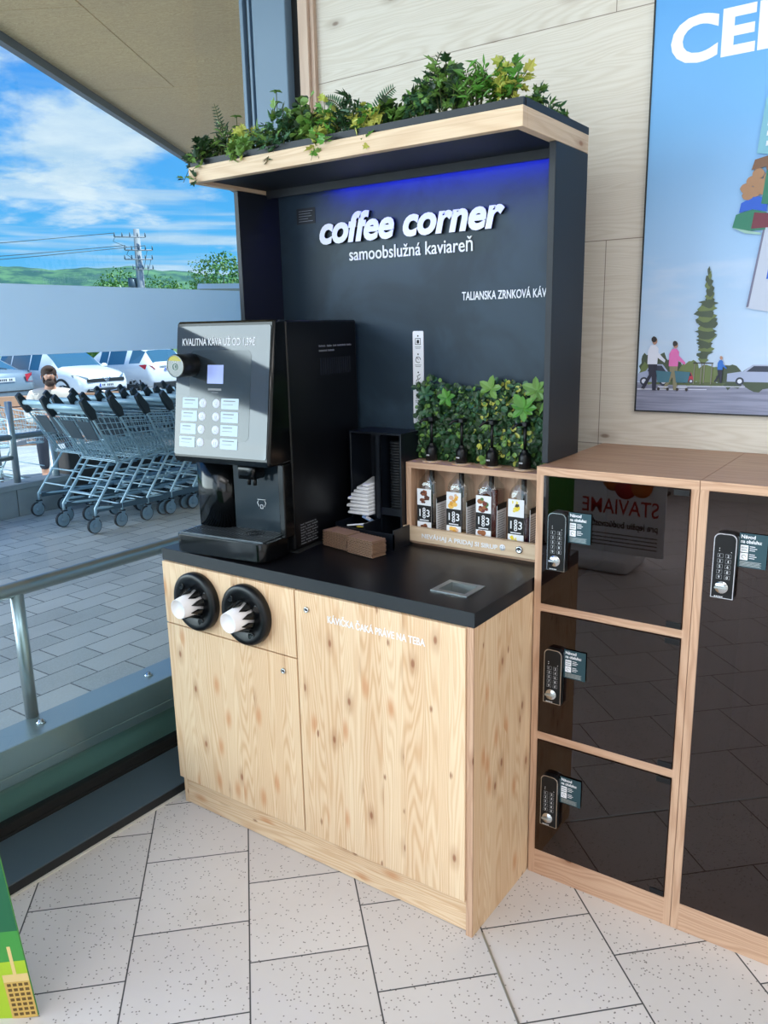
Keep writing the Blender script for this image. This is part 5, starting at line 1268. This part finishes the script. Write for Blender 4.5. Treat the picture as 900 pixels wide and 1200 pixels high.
for s_ in (-1, 1):
    b = MB(); b.add([(-1.62, s_*.905, .96), (-1.90, s_*.885, .99), (-2.02, s_*.70, .93), (-2.05, s_*.60, .83), (-2.0, s_*.80, .82), (-1.86, s_*.90, .84)], [(0, 1, 2, 3, 4, 5)], 'redlight'); 
    for v in b.bm.verts: v.co.x -= .015; v.co.y += s_*.006
    b.build('tail_light', j, local=True)
    b = MB(); b.ball((-2.03, s_*.62, .50), .03, .16, .04, 'redlight'); b.build('fog_light', j, local=True)
    b = MB(); b.ball((.62, s_*.99, 1.03), .07, .10, .07, 'trimblack'); b.build('wing_mirror', j, local=True)
    b = MB(); b.box(.5-2.4, 1.8, s_*.87-.02, s_*.87+.02, .22, .36, 'trimblack', bev=.01); b.build('sill_trim', j, local=True)
b = MB(); b.box(-2.10, -2.02, -.72, .72, .24, .42, 'trimblack', bev=.02); b.build('rear_bumper', j, local=True)
b = MB(); b.box(-2.065, -2.02, -.40, .40, .905, .93, 'chrome'); b.build('boot_trim', j, local=True); plate(j, -2.075, .81, 0, -1)
j.location = (-21.95, 15.0, -.42); j.rotation_euler = (0, 0, PI+.02)
# silver saloon at the left edge
S_ = [(-2.25, .42, .60, .68, .66, .70, .5, 'B'), (-2.22, .28, .86, .96, .80, .84, .66, 'B'), (-2.05, .25, .98, 1.04, .84, .87, .70, 'B'), (-1.72, .24, 1.00, 1.07, .85, .88, .70, 'R'), (-1.10, .23, .97, 1.38, .86, .88, .60, 'S'), (-.3, .22, .95, 1.44, .86, .88, .62, 'B'), (-.25, .22, .95, 1.44, .86, .88, .62, 'S'), (.35, .22, .94, 1.38, .86, .88, .60, 'F'), (1.0, .22, .93, 1.05, .86, .88, .70, 'B'), (1.8, .24, .82, .90, .82, .85, .66, 'B'), (2.15, .28, .64, .72, .72, .76, .5, 'B'), (2.22, .4, .54, .6, .6, .62, .4, 'B')]
v = make_car('car', 'paintsilver', S_, 1.76, (-1.38, 1.30), 'silver blue saloon car with its rear at the left edge of the photo', wr=.31)
for s_ in (-1, 1):
    b = MB(); b.add([(-2.05, s_*.885, .98), (-2.235, s_*.80, .96), (-2.26, s_*.56, .93), (-2.26, s_*.60, .74), (-2.23, s_*.82, .72), (-2.05, s_*.89, .76)], [(0, 1, 2, 3, 4, 5)], 'redlight')
    for w in b.bm.verts: w.co.x -= .01; w.co.y += s_*.008
    b.build('tail_light', v, local=True)
b = MB(); b.box(-2.27, -2.2, -.82, .82, .46, .50, 'trimblack'); b.build('bumper_strip', v, local=True)
b = MB(); b.tube([(-1.80, -.35, 1.075), (-1.55, .1, 1.17)], .012, 'trimblack', 5); b.build('rear_wiper', v, local=True); plate(v, -2.262, .80, .0, -1)
v.location = (-22.6, 9.62, -.44); v.rotation_euler = (0, 0, PI+.05)

# ================================================================== BENCH AND SEATED MAN
M['benchwood'] = pm('orange_brown_wood', srgb(206, 160, 128), .6, var=.08)
mx, my = -8.45, 3.50; mzg = gz(mx); face = math.atan2(-2.3982-my, .8765-mx)   # direction towards the viewer
ben = thing('bench', (mx, my, mzg), 'tan wooden bench with a backrest behind the seated man', 'bench', rz=face-PI/2+PI)
for k in range(4): MB().box(-.75, 1.05, -.40+.11*k, -.31+.11*k, .42, .45, 'benchwood', bev=.005).build('seat_slat', ben, local=True)
for k in range(3): MB().box(-.75, 1.05, .07+.012*k, .10+.012*k, .56+.135*k, .68+.135*k, 'benchwood', bev=.005).build('back_slat', ben, local=True)
for x in (-.65, .15, .95):
    b = MB(); b.box(x-.03, x+.03, -.40, .06, .38, .42, 'steeldark'); b.box(x-.03, x+.03, -.38, -.32, 0, .38, 'steeldark'); b.box(x-.03, x+.03, .0, .06, 0, .42, 'steeldark'); b.prism([(.06, .40), (.10, .40), (.145, .93), (.115, .93)], x-.03, x+.03, 'x', 'steeldark'); b.build('support', ben, local=True)
man = thing('person', (mx, my, mzg), 'bearded man in a light beige shirt sitting on the bench looking down at his hands', 'person', rz=face-PI/2+PI)
man.scale = ben.scale = (1.07,)*3
def skin(name, verts, edges, rad, mat, parent, sub=2, root=0):
    me = bpy.data.meshes.new(name); me.from_pydata(verts, edges, []); me.materials.append(M[mat] if isinstance(mat, str) else mat)
    o = bpy.data.objects.new(name, me); COL.objects.link(o); o.parent = parent
    md = o.modifiers.new('skin', 'SKIN'); md.use_smooth_shade = True
    if not me.skin_vertices: me.skin_vertices.new()
    for i, sv in enumerate(me.skin_vertices[0].data):
        r_ = rad[i]; sv.radius = r_ if isinstance(r_, tuple) else (r_, r_); sv.use_root = (i == root)
    sd = o.modifiers.new('sub', 'SUBSURF'); sd.levels = sub; sd.render_levels = sub
    return o
M['skin'] = pm('skin', srgb(214, 160, 134), .55); M['shirt'] = pm('beige_shirt', srgb(226, 214, 200), .8, var=.04); M['trousers'] = pm('dark_trousers', srgb(50, 56, 70), .8); M['hairbrown'] = pm('brown_hair', srgb(70, 52, 44), .8); M['shoe'] = pm('dark_shoe', srgb(36, 36, 40), .6)
# local: faces -y, x to his left/right, seat z .45
bv = [(0, -.05, .50), (0, -.03, .62), (0, -.03, .78), (0, -.02, .93), (0, -.03, 1.02), (0, -.06, 1.09), (0, -.085, 1.165), (0, -.085, 1.235)]
br_ = [(.155, .12), (.15, .11), (.165, .115), (.15, .10), (.06, .06), (.052, .055), (.078, .092), (.066, .082)]
be = [(i, i+1) for i in range(7)]
def addc(pts, rads, start):
    global bv, br_, be
    i0 = start
    for p, r_ in zip(pts, rads): bv.append(p); br_.append(r_); be.append((i0, len(bv)-1)); i0 = len(bv)-1
    return i0
for s_ in (-1, 1):
    w_i = addc([(s_*.19, -.03, .935), (s_*.255, -.08, .79), (s_*.25, -.13, .68), (s_*.15, -.24, .70), (s_*.075, -.31, .735)], [.062, .05, .044, .038, .027], 3)
    hp = addc([(s_*.05, -.345, .745)], [(.036, .016)], w_i)
    for q in range(4):
        fx = s_*(.05-.021*q+.012); addc([(fx, -.385, .742-.004*abs(q-1)), (fx-s_*.004, -.405+.004*q, .722), (fx-s_*.004, -.398+.004*q, .705)], [.0095, .0085, .0075], hp)
    addc([(s_*.035, -.345, .772), (s_*.022, -.372, .785)], [.011, .009], hp)
    addc([(s_*.10, -.10, .53), (s_*.14, -.42, .53), (s_*.15, -.46, .48), (s_*.15, -.45, .12), (s_*.15, -.47, .05), (s_*.155, -.60, .035)], [(.09, .085), .068, .062, .042, .042, .035], 0)
body = skin('body', bv, be, br_, 'skin', man)
# shirt over torso and upper arms
sv_, sr_, se_ = [(0, -.05, .50), (0, -.03, .64), (0, -.03, .79), (0, -.02, .935), (0, -.04, 1.03)], [(.172, .135), (.170, .13), (.185, .135), (.19, .13), (.078, .078)], [(0, 1), (1, 2), (2, 3), (3, 4)]
for s_ in (-1, 1):
    k0 = len(sv_); sv_ += [(s_*.19, -.03, .945), (s_*.26, -.08, .79), (s_*.255, -.13, .685), (s_*.155, -.235, .70)]; sr_ += [.088, .072, .060, .050]; se_ += [(3, k0), (k0, k0+1), (k0+1, k0+2), (k0+2, k0+3)]
skin('shirt', sv_, se_, sr_, 'shirt', man)
tv, tr_, te = [(0, -.05, .50)], [(.165, .13)], []
for s_ in (-1, 1):
    k0 = len(tv); tv += [(s_*.10, -.12, .54), (s_*.14, -.42, .54), (s_*.15, -.465, .48), (s_*.15, -.455, .13)]; tr_ += [(.10, .095), .080, .072, .058]; te += [(0, k0), (k0, k0+1), (k0+1, k0+2), (k0+2, k0+3)]
skin('trousers', tv, te, tr_, 'trousers', man)
for s_ in (-1, 1): b = MB(); b.ball((s_*.152, -.53, .04), .048, .13, .045, 'shoe'); b.build('shoe', man, local=True)
b = MB(); b.ball((0, -.060, 1.215), .088, .100, .085, 'hairbrown', 16, 10); b.ball((0, -.130, 1.262), .060, .045, .030, 'hairbrown', 12, 8); b.build('hair', man, local=True)
b = MB(); b.ball((0, -.150, 1.100), .058, .045, .045, 'hairbrown', 14, 8); b.ball((-.062, -.105, 1.13), .014, .03, .045, 'hairbrown', 8, 6); b.ball((.062, -.105, 1.13), .014, .03, .045, 'hairbrown', 8, 6); b.ball((0, -.178, 1.142), .030, .010, .007, 'hairbrown', 8, 6); b.build('beard', man, local=True)
b = MB(); b.ball((0, -.182, 1.175), .012, .018, .020, 'skin', 10, 8); b.build('nose', man, local=True)
for s_ in (-1, 1):
    b = MB(); b.ball((s_*.030, -.165, 1.195), .011, .006, .005, 'white', 8, 6); b.ball((s_*.030, -.171, 1.193), .004, .002, .004, 'trimblack', 6, 4); b.box(s_*.030-.014, s_*.030+.014, -.172, -.165, 1.209, 1.214, 'hairbrown'); b.build('eye', man, local=True)
    b = MB(); b.ball((s_*.086, -.075, 1.165), .008, .02, .028, 'skin', 8, 6); b.build('ear', man, local=True)
b = MB(); b.tube([(.0, -.145, .965), (.03, -.165, .93), (.045, -.168, .90)], [.014, .02, .012], 'trimblack', 8); b.build('sunglasses', man, label='dark glasses hooked in the collar', local=True)

# ================================================================== PYLON, LAMP POST, BACKGROUND TREES, HILL
pyl = thing('utility_pole', (-46.05, 35.0, -.4), 'grey concrete utility pole with crossarms and insulators against the sky', 'utility pole')
M['polegrey'] = pm('concrete_pole', srgb(170, 176, 180), .7)
rgt = Vector((math.cos(.9), math.sin(.9), 0))
PB = Vector((-46.05, 35.0, 0))
MB().tube([PB+Vector((0, 0, -.44)), PB+Vector((0, 0, 8.4))], [.36, .20], 'polegrey', 10).build('pole', pyl)
def pt(u, z): return tuple(PB+rgt*u+Vector((.25, -.2, z)))
for (u0_, u1_, z) in ((-1.45, .55, 7.85), (-.85, .95, 7.0), (-.9, .9, 6.4), (-.4, .9, 5.75)):
    b = MB(); b.tube([pt(u0_, z), pt(u1_, z)], .05, 'polegrey', 5); n = 4
    b.build('crossarm', pyl)
    for k in range(n+1):
        f = k/n; MB().tube([pt(u0_+(u1_-u0_)*f, z), pt(u0_+(u1_-u0_)*f, z+.28)], [.05, .035], 'steeldark', 6).build('insulator', pyl)
b = MB()
for (u, z0_, z1_) in ((-1.4, 7.9, 7.2), (-.6, 7.0, 6.4), (.6, 7.0, 5.75), (.8, 6.4, 5.2)): b.tube([pt(u, z0_), pt(u-.15, (z0_+z1_)/2), pt(u*.5, z1_)], .02, 'steeldark', 4)
b.build('jumper_cable', pyl)
b = MB(); b.lathe([(0, 0), (.28, 0), (.28, 1.0), (0, 1.0)], tuple(PB+rgt*-.55+Vector((0, 0, 4.2))), ZU, 'steeldark', 10); b.build('transformer', pyl)
wr_ = thing('power_lines', (-46, 30, 7), 'thin power lines running from the pole to the left', 'cable')
for (u, z, z2) in ((-1.4, 8.1, 5.6), (-.8, 7.3, 5.2), (.5, 7.3, 4.7)):
    A = Vector(pt(u, z)); B = A+Vector((-22, -46, z2-z-0.0)); MB().tube([A.lerp(B, f/8)-Vector((0, 0, 1.2*math.sin(PI*f/8))) for f in range(9)], .022, 'steeldark', 4).build('wire', wr_)
lp = thing('lamp_post', (-37.2, 18.9, -.4), 'pale lamp post cut by the left edge of the photo', 'street lamp')
d0 = Vector((-.8768, .4809)); 
lpx, lpy = .8765-40*.8720, -2.3982+40*.4895
lp.location = (lpx, lpy, -.44); b = MB(); b.tube([(0, 0, 0), (0, 0, 5.3)], [.16, .09], 'polegrey', 8); b.build('mast', lp, local=True); b = MB(); b.tube([(0, 0, 5.2), (-.5, -.9, 5.35)], .05, 'polegrey', 6); b.build('lamp_head', lp, local=True)
def tree(dx, dy, D, h, w, seed, lab, mats=('leaf', 'leafbright')):
    rnd = random.Random(seed); x, y = .8765+dx*D, -2.3982+dy*D; t = thing('tree', (x, y, -.44), lab, 'tree', 'trees beyond the car park')
    b = MB(); b.tube([(0, 0, 0), (0, 0, h*.5), (.1, 0, h*.75)], [.18, .12, .05], 'stem', 7)
    b.build('trunk', t, local=True); b = MB()
    for k in range(3000):
        a = rvec(rnd); r_ = rnd.uniform(.65, 1.0); lob = 1+.22*math.sin(5*a.x+seed)*math.cos(4*a.z+seed)
        p = Vector((a.x*w*r_*lob, a.y*w*r_*lob, h*.62+a.z*h*.38*r_*lob))
        leaf(b, p, rvec(rnd), a+rvec(rnd)*.4, rnd.uniform(.12, .26)*max(.6, w/3), 'round', rnd.choice(mats))
    b.build('crown', t, local=True)
tree(-.7205, .6934, 74, 8.6, 3.0, 1, 'light green tree above the safety band next to the hood')
tree(-.7960, .6053, 80, 7.3, 3.0, 2, 'round green tree left of the utility pole')
tree(-.7640, .6452, 82, 7.0, 2.8, 3, 'small green tree right of the utility pole')
for (dx, dy, D, lab) in ((-.8080, .589, 33, 'green bush between the two white cars'),):
    tree(dx, dy, D, 2.4, 1.6, 6, lab)
# wooded hill
b = MB(); M['hill'] = pm('wooded_hill', srgb(70, 118, 96), .9); _t = NT(M['hill'].node_tree); _tc = _t.node('ShaderNodeTexCoord'); _t.link(_t.mix(_t.smooth(_t.noise(_tc.outputs['Object'], .045, 5, .65), .38, .62), srgb(44, 92, 84), srgb(96, 142, 98)), M['hill'].node_tree.nodes['Principled BSDF'].inputs['Base Color'])
V, F = [], []; na, nr_ = 240, 8
for i in range(na+1):
    az = math.radians(20+80*i/na)
    KP = [(20, .05), (40, .055), (47, .0636), (49.5, .068), (52, .0725), (54.5, .0705), (57, .0694), (60, .0726), (65, .074), (101, .06)]
    dg = math.degrees(az); q = [k for k in range(len(KP)-1) if KP[k][0] <= dg+1e-6][-1]; ff = (dg-KP[q][0])/(KP[q+1][0]-KP[q][0])
    top = 2.0+700*(KP[q][1]+(KP[q+1][1]-KP[q][1])*(3*ff*ff-2*ff**3)+.0006*math.sin(az*113)+.0004*math.sin(az*271))
    for k in range(nr_+1):
        f = k/nr_; D = 520+180*f; z = -.44+top*(math.sin(f*PI/2))**1.2*(1+.02*math.sin(az*60+f*9)*(1-f))
        V.append((.88-D*math.sin(az), -2.4+D*math.cos(az), z))
for i in range(na):
    for k in range(nr_): F.append((i*(nr_+1)+k, (i+1)*(nr_+1)+k, (i+1)*(nr_+1)+k+1, i*(nr_+1)+k+1))
b.add(V, F, 'hill', smooth=True); b.build('wooded_hill', None, 'low wooded hill on the horizon under the clouds', 'hill')
# far shed roof peeking above the band
sh = thing('distant_building', (.8765-.7225*68, -2.3982+.6914*68, -.44), 'low building with a pale metal roof in front of the tree at the right', 'building', rz=.8)
MB().box(-1.6, 1.6, -2, 2, 0, 5.15, 'concrete').build('walls', sh, local=True); MB().prism([(-2.3, 5.15), (2.3, 5.15), (0, 5.65)], -1.8, 1.8, 'x', 'alu').build('roof', sh, local=True)
